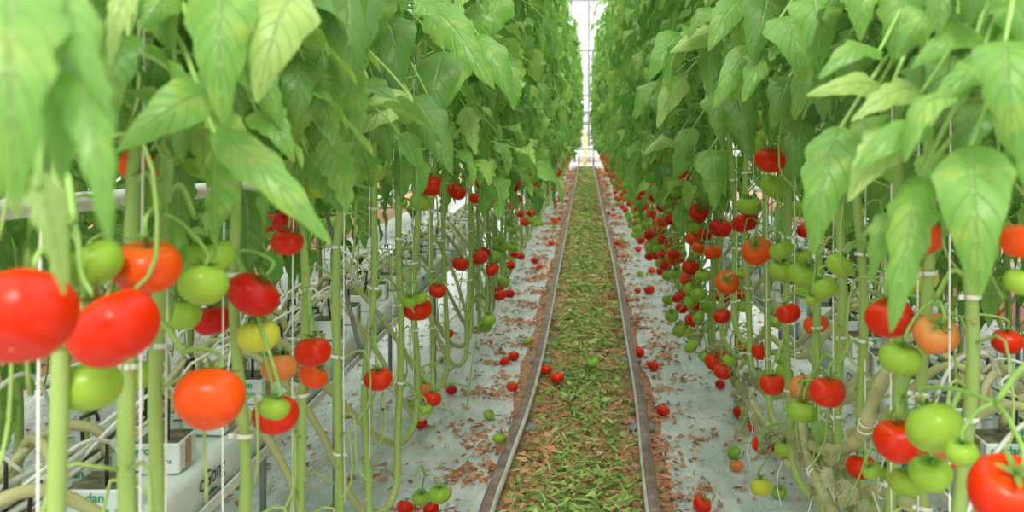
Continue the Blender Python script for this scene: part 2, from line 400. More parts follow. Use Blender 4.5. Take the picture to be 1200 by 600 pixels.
def compound(mb, rng, L, nv, nu, mat_blade=0, mat_stalk=1, org=np.zeros(3), yaw=0., lift=None, big=1., sides=4):
    """a pinnate tomato leaf growing outwards from org; returns nothing, fills mb"""
    lift = rng.uniform(.15, .6) if lift is None else lift
    cy, sy = math.cos(yaw), math.sin(yaw)
    out = np.array((cy, sy, 0)); side = np.array((-sy, cy, 0)); bend = rng.uniform(-.25, .25)
    pts = []; p = np.array(org, float); el = lift; az = 0.
    N = 9
    for i in range(N + 1):
        pts.append(p.copy()); dv = out * math.cos(el) * math.cos(az) + side * math.sin(az) * math.cos(el) + np.array((0, 0, math.sin(el)))
        p = p + dv * L / N; el -= rng.uniform(.12, .24); az += bend / N * 2
    tube(mb, pts, [.005 - .0035 * i / N for i in range(N + 1)], sides, mat_stalk, cap=False, v0=.6, v1=.6)
    def put(i, ang, ln, wd):
        T = nrm(pts[min(i + 1, N)] - pts[i - 1]); sd = nrm(np.cross(T, (0, 0, 1)));
        d = T * math.cos(ang) + sd * math.sin(ang) + np.array((0, 0, rng.uniform(-.1, .3)))
        n = nrm(np.array((0, 0, 1.)) + .35 * np.array([rng.gauss(0, 1) for _ in range(3)]))
        base = pts[i]
        if abs(ang) > .2:
            b2 = base + nrm(d) * ln * .13
            tube(mb, [base, b2], [.0022, .0016], 3, mat_stalk, cap=False, v0=.6, v1=.6); base = b2
        leaflet(mb, base, d, n, ln, wd, rng.uniform(.7, 1.7), rng.uniform(.15, .6), rng, nv, nu, mat_blade, twist=rng.uniform(-.6, .6))
    for i, sz in ((3, .8), (5, 1.0), (7, .95)):
        for sg in (-1, 1):
            ln = L * .42 * sz * rng.uniform(.85, 1.15) * big
            put(i, sg * rng.uniform(.8, 1.2), ln, ln * rng.uniform(.23, .31))
    ln = L * .5 * rng.uniform(.9, 1.1) * big; put(N, 0, ln, ln * rng.uniform(.26, .33))

rng = random.Random(7)
LEAF = []
for k in range(12):
    mb = MB(); compound(mb, rng, rng.uniform(.28, .38), 20, 6); me = mb.mesh('leaf', [M['leaf'] if k % 3 else M['leaf_dark'], M['petiole']]); LEAF.append(me)

def foliage_mesh(rng, h0, h1, n, nv=10, nu=4, spread=1.0, inward=None):
    mb = MB(); yaw = rng.uniform(0, 6.28)
    for k in range(n):
        h = h0 + (h1 - h0) * (k + rng.uniform(-.3, .3)) / n; yaw += 2.4 + rng.uniform(-.5, .5)
        compound(mb, rng, rng.uniform(.27, .38) * spread, nv, nu, org=np.array((0, 0, h)), yaw=yaw, sides=3)
    return mb.mesh('foliage', [M['leaf'], M['petiole']])
FOL = [foliage_mesh(rng, 1.2, 3.35, 24) for _ in range(7)]
FOL_LOW = [foliage_mesh(rng, .92, 2.7, 17) for _ in range(4)]

# ------------------------------------------------------------------ tomatoes
def tomato_mesh(rng, col, nseg=28, nring=16, calyx=False):
    mb = MB(); lobes = rng.choice((3, 4, 5, 5, 6)); la = rng.uniform(.01, .045); sq = rng.uniform(.76, .86); ph = rng.uniform(0, 6.28); el = rng.uniform(0, .05)
    V = []; UV = []
    for j in range(nring + 1):
        t = math.pi * j / nring                     # 0 at the top
        for i in range(nseg):
            a = 2 * math.pi * i / nseg
            rr = math.sin(t) ** .88 if 0 < t < math.pi else 0.0
            top = math.exp(-(t / .42) ** 2); bot = math.exp(-((math.pi - t) / .3) ** 2)
            r = rr * (1 + la * math.cos(lobes * a + ph) * (1 if t < 1.6 else .6) + el * math.cos(2 * a))
            z = sq * math.cos(t) - .22 * top + .05 * bot
            z *= 1 + la * .8 * math.cos(lobes * a + ph) * rr
            V.append((r, a, z)); UV.append((i / nseg, 1 - j / nring))
    V = [(r * math.cos(a), r * math.sin(a), z) for r, a, z in V]
    Fc = [(j * nseg + i, (j + 1) * nseg + i, (j + 1) * nseg + (i + 1) % nseg, j * nseg + (i + 1) % nseg) for j in range(nring) for i in range(nseg)]
    mb.add(V, Fc, 0, UV)
    leaflet_z = sq - .24
    # blossom-end scar: a small pale button
    a0 = rng.uniform(0, 3.1)
    mb.add([(.05 * math.cos(x) * (1 if q else .3) + .0, .05 * math.sin(x) * .45 * (1 if q else .3), -sq + .045 - (0 if q else .012)) for q in (1, 0) for x in [2 * math.pi * k / 8 for k in range(8)]],
           [(k, (k + 1) % 8, 8 + (k + 1) % 8, 8 + k) for k in range(8)] + [tuple(8 + k for k in range(8))], 1)
    if calyx: add_calyx(mb, rng, sq - .2, 2)
    return mb.mesh('tomato', [FR[col], M['scar'], M['calyx']]), sq
def add_calyx(mb, rng, z0, mat=0):
    n = rng.choice((5, 5, 6)); a0 = rng.uniform(0, 6.28)
    for k in range(n):
        a = a0 + 2 * math.pi * k / n + rng.uniform(-.15, .15); ln = rng.uniform(.55, .8); up = rng.uniform(.0, .35)
        V = []; m = 6
        for j in range(m + 1):
            v = j / m; r = ln * v; w = .085 * math.sin(math.pi * (.16 + .84 * v)) + .004
            z = z0 + .1 + .12 * math.sin(v * 2.6) + up * v * v
            for u in (-1, 0, 1):
                V.append((r * math.cos(a) - u * w * math.sin(a), r * math.sin(a) + u * w * math.cos(a), z + abs(u) * .03))
        mb.add(V, [(j * 3 + i, j * 3 + i + 1, j * 3 + i + 4, j * 3 + i + 3) for j in range(m) for i in range(2)], mat)
    tube(mb, [(0, 0, z0 - .05), (0, 0, z0 + .2), (.03, .02, z0 + .42)], [.055, .06, .05], 7, mat)
rf = random.Random(11)
TOM = {c: [tomato_mesh(rf, c) for _ in range(4)] for c in FR}
TOML = {c: [tomato_mesh(rf, c, 14, 9, True) for _ in range(3)] for c in FR}
CAL = []
for k in range(4):
    mb = MB(); add_calyx(mb, rf, .6); CAL.append(mb.mesh('calyx', [M['calyx']]))

def put_tomato(parent, pos, r, col, rng, rot=None, near=True, label=True, name='tomato'):
    """pos is in the parent's own frame; calyx is a part of its own on the nearer fruit"""
    me, sq = rng.choice(TOM[col] if near else TOML[col])
    if rot is None: rot = (rng.gauss(0, .3), rng.gauss(0, .3), rng.uniform(0, 6.28))
    o = link(name, me, parent, pos, rot, (r, r, r))
    if near:
        link('calyx', rng.choice(CAL), o, (0, 0, sq - .8))
    if label and parent is not None: o['label'] = FNAME[col]
    return o

# ------------------------------------------------------------------ one tomato plant
def stem_points(s, rng, foot=None, top=3.45, lean=0.0, lo=None):
    """local to the plant: the upright part stands at x=0,y=0; s is the side of the aisle (-1 left, +1 right)"""
    dy = foot if foot is not None else rng.choice((-1, 1)) * rng.uniform(.25, .6)
    lo = lo or rng.uniform(.27, .42)
    P = [(s * .38, dy, .745), (s * .36, dy * .97, .80), (s * .29, dy * .86, .80), (s * .17, dy * .66, .62), (s * .08, dy * .42, lo + .06), (s * .03, dy * .2, lo), (s * .0, dy * .06, lo + .05)]
    P += [(0, 0, lo + .2)]
    h = lo + .45
    while h < top:
        P.append((rng.uniform(-.016, .016) - s * lean * (h - .6), rng.uniform(-.022, .022), h)); h += rng.uniform(.2, .32)
    P.append((-s * lean * (top - .6), 0, top)); return P
def stem_mesh(P, r=.0112, n=8, sub=6, nodes=True, rng=None):
    S = smooth_path(P, sub); mb = MB(); m = len(S)
    rad = []
    for i in range(m):
        v = i / (m - 1); k = 1.0 - .35 * max(0, v - .45) / .55
        rad.append(r * k * (1 + (.12 if i % 5 == 0 else 0)))
    tube(mb, S, rad, n)
    if nodes:
        for i in range(8, m - 10, 5):
            p = S[i]; a = rng.uniform(0, 6.28); q = np.array((math.cos(a), math.sin(a), .25))
            tube(mb, [p + q * r * .7, p + q * r * 1.35], [r * .5, r * .42], 7, 1)
        for k in range(9):                      # picked-over truss stalks still on the stem
            i = rng.randrange(int(m * .38), int(m * .66)); p = S[i]; a = rng.uniform(0, 6.28); ln = rng.uniform(.06, .17)
            q = np.array((math.cos(a), math.sin(a), 0)); e = p + q * ln * .6 + np.array((0, 0, -ln * .7)); b2 = e + np.array((rng.uniform(-.04, .04), rng.uniform(-.04, .04), -.05))
            tube(mb, smooth_path([p, p + q * ln * .5 + np.array((0, 0, .02)), e, b2], 3), .0026, 4, 0, v0=.5, v1=.6)
    return mb.mesh('stem', [M['stem'], M['node']]), S

STEM_FAR = {}
rs = random.Random(21)
for s in (-1, 1):
    STEM_FAR[s] = [stem_mesh(stem_points(s, rs), .0098, 6, 4, True, rs) for _ in range(6)]
mb = MB(); clip_pts = [(.017 * math.cos(a), .017 * math.sin(a), 0) for a in np.linspace(0, 5.6, 14)]
Vc = []
for i, (x, y, z) in enumerate(clip_pts):
    for rr in (.8, .93):
        for zz in (-.0035, .0035): Vc.append((x * rr, y * rr, zz))
mb.add(Vc, [f for i in range(13) for f in ((i*4, i*4+1, i*4+5, i*4+4), (i*4+2, i*4+6, i*4+7, i*4+3), (i*4+1, i*4+3, i*4+7, i*4+5), (i*4, i*4+4, i*4+6, i*4+2))] + [(0, 2, 3, 1), (52, 53, 55, 54)])
box(mb, (.020, -.005, 0), (.012, .005, .007), bev=.001)
CLIP = mb.mesh('string_clip', [M['clip']])
mb = MB(); S_ = [(.002 * math.sin(5 * h), .002 * math.cos(4 * h), h) for h in np.linspace(.55, 3.6, 12)]; tube(mb, S_, .0014, 5); STRING = mb.mesh('support_string', [M['string']])

def stem_x(S, h):
    """centre of the upright at height h"""
    best = min(S[len(S) // 3:], key=lambda p: abs(p[2] - h)); return np.array((best[0], best[1], h))

def truss(plant, S, fruits, mesh_name='fruit_truss'):
    """green stalk from the stem to each fruit; fruits = [(pos, r, rot)] in the plant's frame"""
    top = max(f[0][2] + f[1] for f in fruits); h = top + .05
    a = stem_x(S, h); c = np.mean([f[0] for f in fruits], axis=0)
    hub = np.array(((a[0] + c[0] * 2) / 3, (a[1] + c[1] * 2) / 3, top + .02)); mb = MB()
    tube(mb, smooth_path([a, .5 * (a + hub) + np.array((0, 0, .03)), hub], 5), .0042, 6)
    for p, r, rot in fruits:
        up = np.array(Euler(rot).to_matrix() @ Vector((0, 0, 1.0)))
        e = p + up * r * .82; k = p + up * r * 1.5
        if k[2] > top + .03: k[2] = top + .03
        tube(mb, smooth_path([hub, .5 * (hub + k) + np.array((0, 0, .008)), k, e], 4), .0028, 5)
    return mb.build(mesh_name, [M['petiole']], plant)

PLANTS = []
GL = {}
def plant(s, y, x, tier, rng, label, group=None, r=None, foot=None):
    """tier 0: every leaf a part of its own; 1: foliage, fruit and string; 2: far away"""
    t = empty('tomato_plant', (x, y, 0)); tag(t, label, 'plant', group)
    t.rotation_euler = (0, 0, 0)
    if tier == 0:
        P = stem_points(s, rng, foot, lo=rng.uniform(.4, .6) if s > 0 and foot else None); me, S = stem_mesh(P, r or rng.uniform(.0085, .0112), 10, 7, True, rng)
        link('stem', me, t)
    else:
        me, S = rng.choice(STEM_FAR[s]); link('stem', me, t)
    if tier < 2:
        a = rng.uniform(-1.2, 1.2) - math.pi / 2
        link('support_string', STRING, t, (.016 * math.cos(a), .016 * math.sin(a), 0))
        h = .62 + rng.uniform(0, .15)
        while h < 1.3:
            q = stem_x(S, h); link('string_clip', CLIP, t, q, (rng.uniform(-.15, .15), rng.uniform(-.15, .15), a + rng.uniform(-.4, .4)), (.9 * 1, .9, 1)); h += rng.uniform(.17, .26)
    d = dict(o=t, s=s, x=x, y=y, S=S, tier=tier, fr=[]); PLANTS.append(d); return d

def auto_fruit(p, rng, bands, near):
    """trusses hanging on the aisle side: bands = [(height, count, colours)]"""
    s = p['s']
    for h, n, cols in bands:
        h += rng.uniform(-.07, .07); fr = []; placed = []
        yaw = rng.uniform(-1, 1)
        cx, cy = -s * .075 * math.cos(yaw), .075 * math.sin(yaw)
        for k in range(n):
            r = rng.uniform(.03, .042)
            for _ in range(12):
                q = np.array((cx + rng.uniform(-.045, .045), cy + rng.uniform(-.06, .06), h - .05 * k * rng.uniform(.5, 1.1)))
                if all(np.linalg.norm(q - b) > .93 * (r + rb) for b, rb in placed) and math.hypot(q[0], q[1]) > r + .008: break
            else: continue
            placed.append((q, r)); rot = (rng.gauss(0, .35), rng.gauss(0, .35), rng.uniform(0, 6.28))
            c = rng.choice(cols)
            put_tomato(p['o'], q, r, c, rng, rot, near); fr.append((q, r, rot))
        if fr and p['tier'] < 2: truss(p['o'], p['S'], fr)

# ------------------------------------------------------------------ near plants (positions read along each row)
NEAR_L = [(65, 'first tomato plant of the left row, bearing the two biggest red fruits'),
          (163, 'second tomato plant of the left row, bearing two large orange red fruits'),
          (203, 'third tomato plant of the left row, its orange red fruit half hidden by leaves'),
          (275, 'fourth tomato plant of the left row, with a green fruit before a red one'),
          (350, 'fifth tomato plant of the left row, a red fruit touching an orange one'),
          (398, 'sixth tomato plant of the left row, slim stem with few green fruits high up'),
          (432, 'seventh tomato plant of the left row, a lone red fruit low on its stem'),
          (466, 'eighth tomato plant of the left row, a red fruit behind a small green one'),
          (489, 'ninth tomato plant of the left row, a pair of green fruits near the ground'),
          (507, 'tenth tomato plant of the left row, its slim stem without fruit'),
          (524, 'eleventh tomato plant of the left row, with two small green fruits together'),
          (547, 'twelfth tomato plant of the left row, loaded with small red and green fruits')]
NEAR_R = [(1238, 'first tomato plant of the right row, with the very large red fruit lowest'),
          (1122, 'second tomato plant of the right row, with a pale orange fruit beside a green one'),
          (1085, 'third tomato plant of the right row, with two large red fruits partly covered'),
          (1045, 'fourth tomato plant of the right row, with a single green fruit'),
          (1008, 'fifth tomato plant of the right row, with glossy red fruits low on it'),
          (980, 'sixth tomato plant of the right row, with pale orange fruit above a green one'),
          (955, 'seventh tomato plant of the right row, red and orange red fruit side by side'),
          (925, 'eighth tomato plant of the right row, a red fruit high among the leaves'),
          (900, 'ninth tomato plant of the right row, with green fruits bunched below the leaves'),
          (878, 'tenth tomato plant of the right row, an orange fruit showing its green calyx'),
          (860, 'eleventh tomato plant of the right row, with deep red fruit below the leaves'),
          (845, 'twelfth tomato plant of the right row, crowded with red fruits')]
XR = .55
rn = random.Random(33)
for lst, s in ((NEAR_L, -1), (NEAR_R, 1)):
    for px, lab in lst:
        y = F * XR / abs(px - VX)
        plant(s, y, s * XR, 0, rn, lab, foot=rn.uniform(-.75, -.2) if s < 0 and y > 1.5 else (rn.uniform(-1.1, -.5) if s > 0 and y > 1.3 else None))

# fruit that the photograph shows one by one: x, y, width in its frame, colour, layer (+ nearer), tilt towards the viewer in degrees
FRUITS = [
 # left row
 (24, 370, 118, 'r', 1, -35), (133, 385, 97, 'r', 1, -10), (108, 311, 66, 'g', -1, 0), (172, 312, 76, 'o', 0, 0), (239, 334, 54, 'g', 1, -40), (246, 300, 52, 'g', 0, 10),
 (212, 368, 45, 'g', 0, 0), (103, 452, 72, 'g', -1, 0), (158, 440, 42, 'g', -2, 0), (297, 345, 58, 'd', 0, 0), (249, 375, 42, 'd', -1, 0), (303, 393, 46, 'y', 0, 0),
 (246, 467, 76, 'o', 1, -45), (323, 486, 50, 'r', 0, 0), (322, 478, 33, 'g', 2, -10), (366, 412, 40, 'r', 0, -20), (367, 440, 34, 'o', -1, 0), (327, 431, 40, 'p', -1, 0),
 (166, 195, 48, 'o', 0, 0), (336, 258, 34, 'd', 0, 0), (308, 262, 28, 'r', -1, 0), (336, 284, 36, 'r', -1, 0), (330, 96, 40, 'r', 0, 0), (342, 122, 38, 'r', 0, 0), (364, 102, 26, 'r', 0, 0),
 (338, 200, 34, 'y', 0, 0), (380, 212, 46, 'g', 0, 0), (335, 160, 32, 'y', 0, 0), (438, 202, 27, 'g', 0, 0), (443, 444, 31, 'r', 0, 10), (422, 342, 17, 'g', 0, 0), (438, 343, 18, 'g', 0, 0),
 (492, 237, 24, 'g', 1, 0), (505, 217, 29, 'r', 0, 0), (535, 224, 22, 'r', 0, 0), (568, 215, 22, 'r', 0, 0), (522, 212, 15, 'g', 0, 0), (470, 238, 14, 'g', 0, 0),
 (489, 362, 32, 'r', 0, 0), (479, 353, 18, 'g', 1, 0), (493, 349, 17, 'g', 1, 0), (513, 340, 20, 'r', 0, 0), (540, 309, 19, 'r', 0, 0), (562, 302, 19, 'r', 0, 0), (568, 295, 14, 'd', -1, 0),
 (524, 391, 14, 'r', 0, 0), (506, 467, 21, 'r', 0, 0), (498, 479, 15, 'g', 1, 0), (484, 475, 15, 'g', 0, 0), (499, 455, 18, 'p', -1, 0), (568, 383, 16, 'g', 0, 0), (560, 386, 10, 'd', 0, 0),
 (585, 338, 12, 'r', 0, 0), (597, 344, 12, 'd', 0, 0), (493, 583, 20, 'g', 0, 0), (515, 579, 25, 'g', 1, 0), (390, 260, 20, 'g', -2, 0), (365, 300, 16, 'g', -2, 0), (300, 275, 18, 'r', -2, 0),
 (600, 290, 13, 'g', 0, 0), (610, 300, 10, 'r', 0, 0), (556, 232, 15, 'r', -1, 0),
 # right row
 (903, 187, 35, 'r', 1, -5), (912, 125, 26, 'g', 0, 0), (891, 138, 24, 'g', 0, 0), (872, 153, 27, 'g', 0, 0), (882, 170, 24, 'g', 0, 0), (906, 218, 30, 'g', 0, 0), (878, 240, 27, 'g', 0, 0),
 (951, 107, 26, 'r', 0, 0), (953, 130, 15, 'r', 0, 0), (892, 158, 20, 'g', -1, 0), (916, 228, 22, 'g', -1, 0),
 (887, 294, 34, 'o', 0, 40), (916, 293, 27, 'g', 0, 0), (915, 318, 30, 'g', 0, 0), (942, 322, 34, 'g', 0, 15), (940, 301, 22, 'g', -1, 0), (984, 311, 32, 'g', 1, 0), (967, 338, 30, 'g', 1, -20), (951, 351, 15, 'g', 1, 0),
 (938, 341, 20, 'g', 0, 0), (844, 267, 26, 'd', 0, 30), (873, 260, 30, 'd', 0, 0), (819, 249, 22, 'r', 0, 60), (818, 266, 19, 'g', 0, 0), (802, 248, 15, 'g', 0, 0), (852, 331, 28, 'o', 1, 50),
 (810, 313, 21, 'r', 1, 0), (835, 296, 20, 'o', 0, 0), (819, 292, 17, 'y', -1, 0), (824, 322, 17, 'g', 1, 0), (788, 302, 14, 'r', 0, 0), (773, 270, 16, 'r', 0, 0), (776, 281, 12, 'g', 0, 0), (796, 226, 14, 'o', 0, 0),
 (924, 367, 28, 'r', 0, 0), (956, 380, 28, 'o', 0, 0), (908, 376, 18, 'g', 0, 0), (917, 421, 18, 'g', 0, 0), (919, 437, 21, 'g', 0, 0), (905, 450, 28, 'r', 1, 10), (942, 455, 32, 'p', 0, 60), (970, 459, 40, 'r', 1, 0),
 (940, 482, 32, 'g', 1, 0), (887, 440, 20, 'g', 0, 0), (892, 412, 22, 'r', 0, 10), (871, 405, 18, 'r', -1, 0), (837, 425, 22, 'r', 0, 0), (848, 435, 22, 'r', 1, 0), (855, 422, 17, 'g', 1, 0), (845, 415, 16, 'r', -1, 0),
 (895, 521, 26, 'r', 0, 0), (920, 526, 25, 'g', 0, 0), (892, 570, 25, 'y', 0, 0), (932, 533, 16, 'o', -1, 0), (872, 358, 18, 'g', 0, 0), (846, 370, 20, 'r', -1, 0), (811, 375, 17, 'r', 0, 0), (815, 361, 14, 'g', 0, 0), (847, 348, 16, 'd', -2, 0),
 (1043, 372, 54, 'r', 0, 10), (1097, 391, 50, 'p', -1, 45), (1055, 420, 47, 'g', 1, 0), (1078, 325, 40, 'y', 0, 0), (1084, 280, 42, 'o', 0, 0), (1200, 283, 52, 'o', 1, 0), (1198, 330, 40, 'g', 1, 0),
 (1180, 400, 34, 'r', -2, 0), (1055, 515, 58, 'r', 0, -10), (1095, 501, 64, 'g', 2, -35), (1127, 530, 37, 'g', 2, 0), (1104, 532, 44, 'o', 0, 0), (1090, 555, 48, 'g', 1, 0), (1063, 566, 40, 'g', -1, 0), (1036, 552, 24, 'g', 0, 0),
 (1010, 547, 34, 'r', 0, 0), (1022, 552, 22, 'g', 1, 0), (1182, 575, 88, 'r', 2, 25), (985, 256, 22, 'r', -1, 0), (1013, 300, 12, 'r', -2, 0), (1020, 318, 16, 'd', -2, 0), (1000, 185, 20, 'g', 0, 0), (960, 205, 22, 'g', 0, 0),
 (930, 245, 24, 'g', 0, 0), (945, 270, 22, 'd', 0, 0), (1002, 250, 22, 'y', -1, 0), (866, 320, 18, 'g', -1, 0), (870, 345, 17, 'r', -1, 0),
]
TF = []
for x, y, d, c, lay, tl in FRUITS:
    s = 1 if x > VX else -1
    Z = F * (.50 - .012 * lay) / abs(x - VX); Z -= .035 * lay; size = d * Z / F
    if size < .054 and lay <= 0: Z *= .058 / size
    if size > .100: Z *= .096 / size
    TF.append([x, y, d, c, Z, tl])
for it in range(30):                      # ease fruit apart in depth where two would share the same space
    for i in range(len(TF)):
        for j in range(i):
            a, b = TF[i], TF[j]
            pa, pb = at(a[0], a[1], a[4]), at(b[0], b[1], b[4]); ra, rb = a[2] * a[4] / F / 2, b[2] * b[4] / F / 2
            dist = np.linalg.norm(pa - pb); need = (ra + rb) * .93
            if dist < need:
                q = (need - dist) * .5 + .002
                if a[4] >= b[4]: a[4] += q; b[4] -= q * .4
                else: b[4] += q; a[4] -= q * .4
nearp = [p for p in PLANTS]
rt = random.Random(5)
for x, y, d, c, Z, tl in TF:
    s = 1 if x > VX else -1; pos = at(x, y, Z)
    p = min((q for q in nearp if q['s'] == s), key=lambda q: math.hypot(q['y'] - pos[1], (q['x'] - pos[0])))
    p['fr'].append((pos - np.array((p['x'], p['y'], 0)), d * Z / F / 2, c, (R(tl) + rt.gauss(0, .15), rt.gauss(0, .25), 0)))
for p in nearp:
    fr = sorted(p['fr'], key=lambda f: -f[0][2]); cl = []
    for f in fr:
        if cl and cl[-1][-1][0][2] - f[0][2] < .09: cl[-1].append(f)
        else: cl.append([f])
    for g in cl:
        for f in g: put_tomato(p['o'], f[0], f[1] * 1.04, f[2], rt, f[3], True)
        truss(p['o'], p['S'], [(f[0], f[1], f[3]) for f in g])

# leaves of the near plants that the photograph shows one by one:
# base x,y,depth; tip x,y,depth; width; material; bulge towards the viewer
SHOWN = [
 # left front
 (20, -30, .60, 20, 255, .52, 132, 'leaf', .05), (58, -30, .63, 72, 215, .57, 104, 'leaf', .03), (84, 70, .60, 128, 285, .55, 66, 'leaf', .03), (70, -20, .62, 130, 135, .56, 62, 'leaf', .03), (-25, 30, .66, -5, 245, .62, 90, 'leaf', .02),
 (45, 200, .62, 75, 345, .60, 44, 'leaf_pale', .02), (158, -20, .80, 128, 76, .78, 34, 'leaf_pale', .02), (246, 108, .96, 137, 178, .90, 66, 'leaf', .04), (262, -25, .98, 262, 146, .90, 92, 'leaf', .05),
 (345, -10, 1.0, 300, 120, .93, 84, 'leaf_pale', .04), (250, 152, 1.02, 388, 286, .98, 62, 'leaf', .03), (205, -10, 1.05, 165, 34, 1.0, 52, 'leaf', .02), (400, -30, 1.45, 402, 108, 1.35, 104, 'leaf_dark', .06),
 (480, 112, 1.75, 410, 160, 1.66, 56, 'leaf_pale', .03), (482, 112, 2.1, 530, 205, 2.0, 58, 'leaf_dark', .04), (545, 125, 2.8, 558, 182, 2.7, 32, 'leaf_pale', .03), (500, 5, 2.0, 580, 105, 1.9, 60, 'leaf', .05),
 (372, 140, 1.6, 382, 205, 1.55, 46, 'leaf_dark', .03), (320, 150, 1.35, 300, 205, 1.3, 44, 'leaf_dark', .03), (360, 180, 1.5, 400, 250, 1.48, 46, 'leaf', .03), (450, 20, 1.9, 470, 100, 1.8, 70, 'leaf_dark', .05),
 (200, 60, 1.2, 150, 128, 1.15, 60, 'leaf_dark', .03), (120, 70, 1.2, 165, 150, 1.1, 60, 'leaf_dark', .03), (300, 130, 1.2, 345, 190, 1.15, 52, 'leaf', .03), (430, 90, 1.7, 360, 120, 1.6, 60, 'leaf', .04),
 (560, 40, 2.6, 600, 120, 2.5, 46, 'leaf', .05), (590, -10, 2.9, 560, 60, 2.8, 50, 'leaf', .05),
 (150, -40, 1.25, 158, 70, 1.2, 80, 'leaf_dark', .04), (215, 30, 1.35, 228, 110, 1.3, 70, 'leaf_dark', .04), (300, -20, 1.3, 310, 60, 1.25, 70, 'leaf_dark', .04), (110, 0, 1.1, 100, 110, 1.05, 70, 'leaf_dark', .03),
 (330, 40, 1.55, 350, 130, 1.5, 70, 'leaf_dark', .04), (440, -30, 1.9, 425, 70, 1.8, 70, 'leaf', .05), (255, 20, 1.5, 225, 95, 1.45, 60, 'leaf', .04), (180, 90, 1.5, 195, 160, 1.45, 60, 'leaf_dark', .03),
 (520, 60, 2.4, 505, 150, 2.3, 60, 'leaf_dark', .04), (455, 60, 2.0, 440, 150, 1.95, 60, 'leaf_dark', .04), (415, 60, 1.9, 385, 150, 1.85, 56, 'leaf_dark', .04), (290, 100, 1.6, 270, 170, 1.55, 50, 'leaf_dark', .03),
 (60, -30, .95, 45, 90, .9, 90, 'leaf', .04), (150, 40, 1.0, 135, 140, .97, 62, 'leaf_dark', .03), (205, 110, 1.12, 215, 190, 1.08, 50, 'leaf_dark', .03), (130, 120, 1.1, 95, 200, 1.05, 60, 'leaf_dark', .03),
 (285, 60, 1.2, 330, 150, 1.15, 56, 'leaf', .03), (180, -30, 1.1, 200, 60, 1.05, 70, 'leaf', .03), (350, 60, 1.35, 345, 150, 1.3, 60, 'leaf_dark', .03), (440, 100, 1.9, 455, 190, 1.85, 44, 'leaf_dark', .03),
 (395, 110, 1.7, 420, 200, 1.65, 46, 'leaf', .03), (500, 110, 2.3, 480, 185, 2.25, 40, 'leaf', .03), (540, 60, 2.6, 520, 130, 2.5, 46, 'leaf', .04), (60, 60, 1.1, 70, 190, 1.05, 80, 'leaf_dark', .03),
 # right front
 (1120, 60, 1.25, 1095, 150, 1.2, 66, 'leaf_dark', .03), (1010, 40, 1.5, 985, 120, 1.45, 56, 'leaf_dark', .03), (960, 60, 1.7, 930, 140, 1.65, 50, 'leaf', .03), (1060, -20, 1.3, 1045, 70, 1.25, 70, 'leaf', .03),
 (1130, 210, 1.2, 1105, 280, 1.15, 48, 'leaf_dark', .03), (1085, 180, 1.25, 1110, 250, 1.2, 46, 'leaf', .03), (1000, 170, 1.5, 985, 240, 1.45, 44, 'leaf_dark', .03), (940, 140, 1.8, 930, 210, 1.75, 40, 'leaf_dark', .03),
 (870, 0, 2.1, 830, 60, 2.0, 50, 'leaf', .04), (905, 60, 1.9, 870, 120, 1.8, 46, 'leaf', .04), (800, 90, 3.0, 770, 150, 2.9, 36, 'leaf_pale', .04), (1160, 120, 1.1, 1120, 200, 1.05, 60, 'leaf_dark', .03), (1190, -20, 1.1, 1150, 60, 1.05, 66, 'leaf', .03),
 (986, 148, 1.25, 952, 298, 1.18, 74, 'leaf', .04), (1078, 205, 1.05, 1044, 390, .98, 62, 'leaf', .04), (1138, 170, .98, 1148, 348, .90, 98, 'leaf', .05), (1178, 48, .95, 1188, 182, .88, 92, 'leaf', .05),
 (1080, 108, 1.12, 998, 142, 1.05, 50, 'leaf_pale', .03), (1145, 38, 1.05, 1068, 80, 1.0, 50, 'leaf', .03), (1165, 82, 1.02, 1088, 126, .98, 52, 'leaf', .03), (1060, 160, 1.1, 994, 236, 1.02, 70, 'leaf_pale', .04),
 (1040, 110, 1.18, 945, 112, 1.12, 44, 'leaf_pale', .03), (1090, 148, 1.05, 1000, 202, 1.0, 54, 'leaf', .03), (950, -5, 1.5, 962, 78, 1.42, 72, 'leaf', .05), (1008, -22, 1.3, 1008, 48, 1.24, 56, 'leaf', .04), (1106, -20, 1.05, 1100, 42, 1.0, 56, 'leaf_dark', .03),
 (1195, 110, .98, 1225, 260, .92, 80, 'leaf', .03), (1210, 170, 1.0, 1160, 250, .95, 50, 'leaf', .03), (1045, 250, 1.1, 1020, 330, 1.06, 40, 'leaf', .03), (1030, 60, 1.22, 960, 92, 1.16, 50, 'leaf', .03), (1130, 110, 1.02, 1060, 190, .96, 60, 'leaf', .04),
 (848, 42, 2.4, 785, 62, 2.3, 38, 'leaf_pale', .04), (885, 55, 2.0, 836, 128, 1.9, 44, 'leaf', .05), (838, 108, 2.6, 846, 172, 2.5, 44, 'leaf', .05), (832, 175, 2.7, 838, 246, 2.6, 46, 'leaf', .05), (812, 150, 3.2, 790, 205, 3.1, 32, 'leaf', .05),
 (900, -10, 1.9, 880, 70, 1.8, 64, 'leaf_dark', .05), (790, 165, 3.6, 755, 180, 3.5, 22, 'leaf_pale', .04), (925, 90, 1.8, 905, 150, 1.75, 50, 'leaf_dark', .04), (862, 105, 2.3, 880, 190, 2.2, 50, 'leaf_dark', .05), (960, 492, 2.05, 962, 525, 2.03, 26, 'leaf', .01),
 (770, 95, 3.8, 745, 140, 3.7, 34, 'leaf', .05), (800, 40, 3.0, 760, 95, 2.9, 44, 'leaf', .06), (1010, 140, 1.3, 1045, 215, 1.2, 60, 'leaf', .04), (1150, -20, 1.0, 1135, 30, .98, 60, 'leaf_dark', .03),
 (1180, 0, 1.05, 1215, 70, 1.0, 70, 'leaf', .03), (915, 20, 1.7, 945, 95, 1.6, 60, 'leaf', .05), (1090, 20, 1.15, 1050, 70, 1.1, 60, 'leaf', .04),
]
rl = random.Random(9)
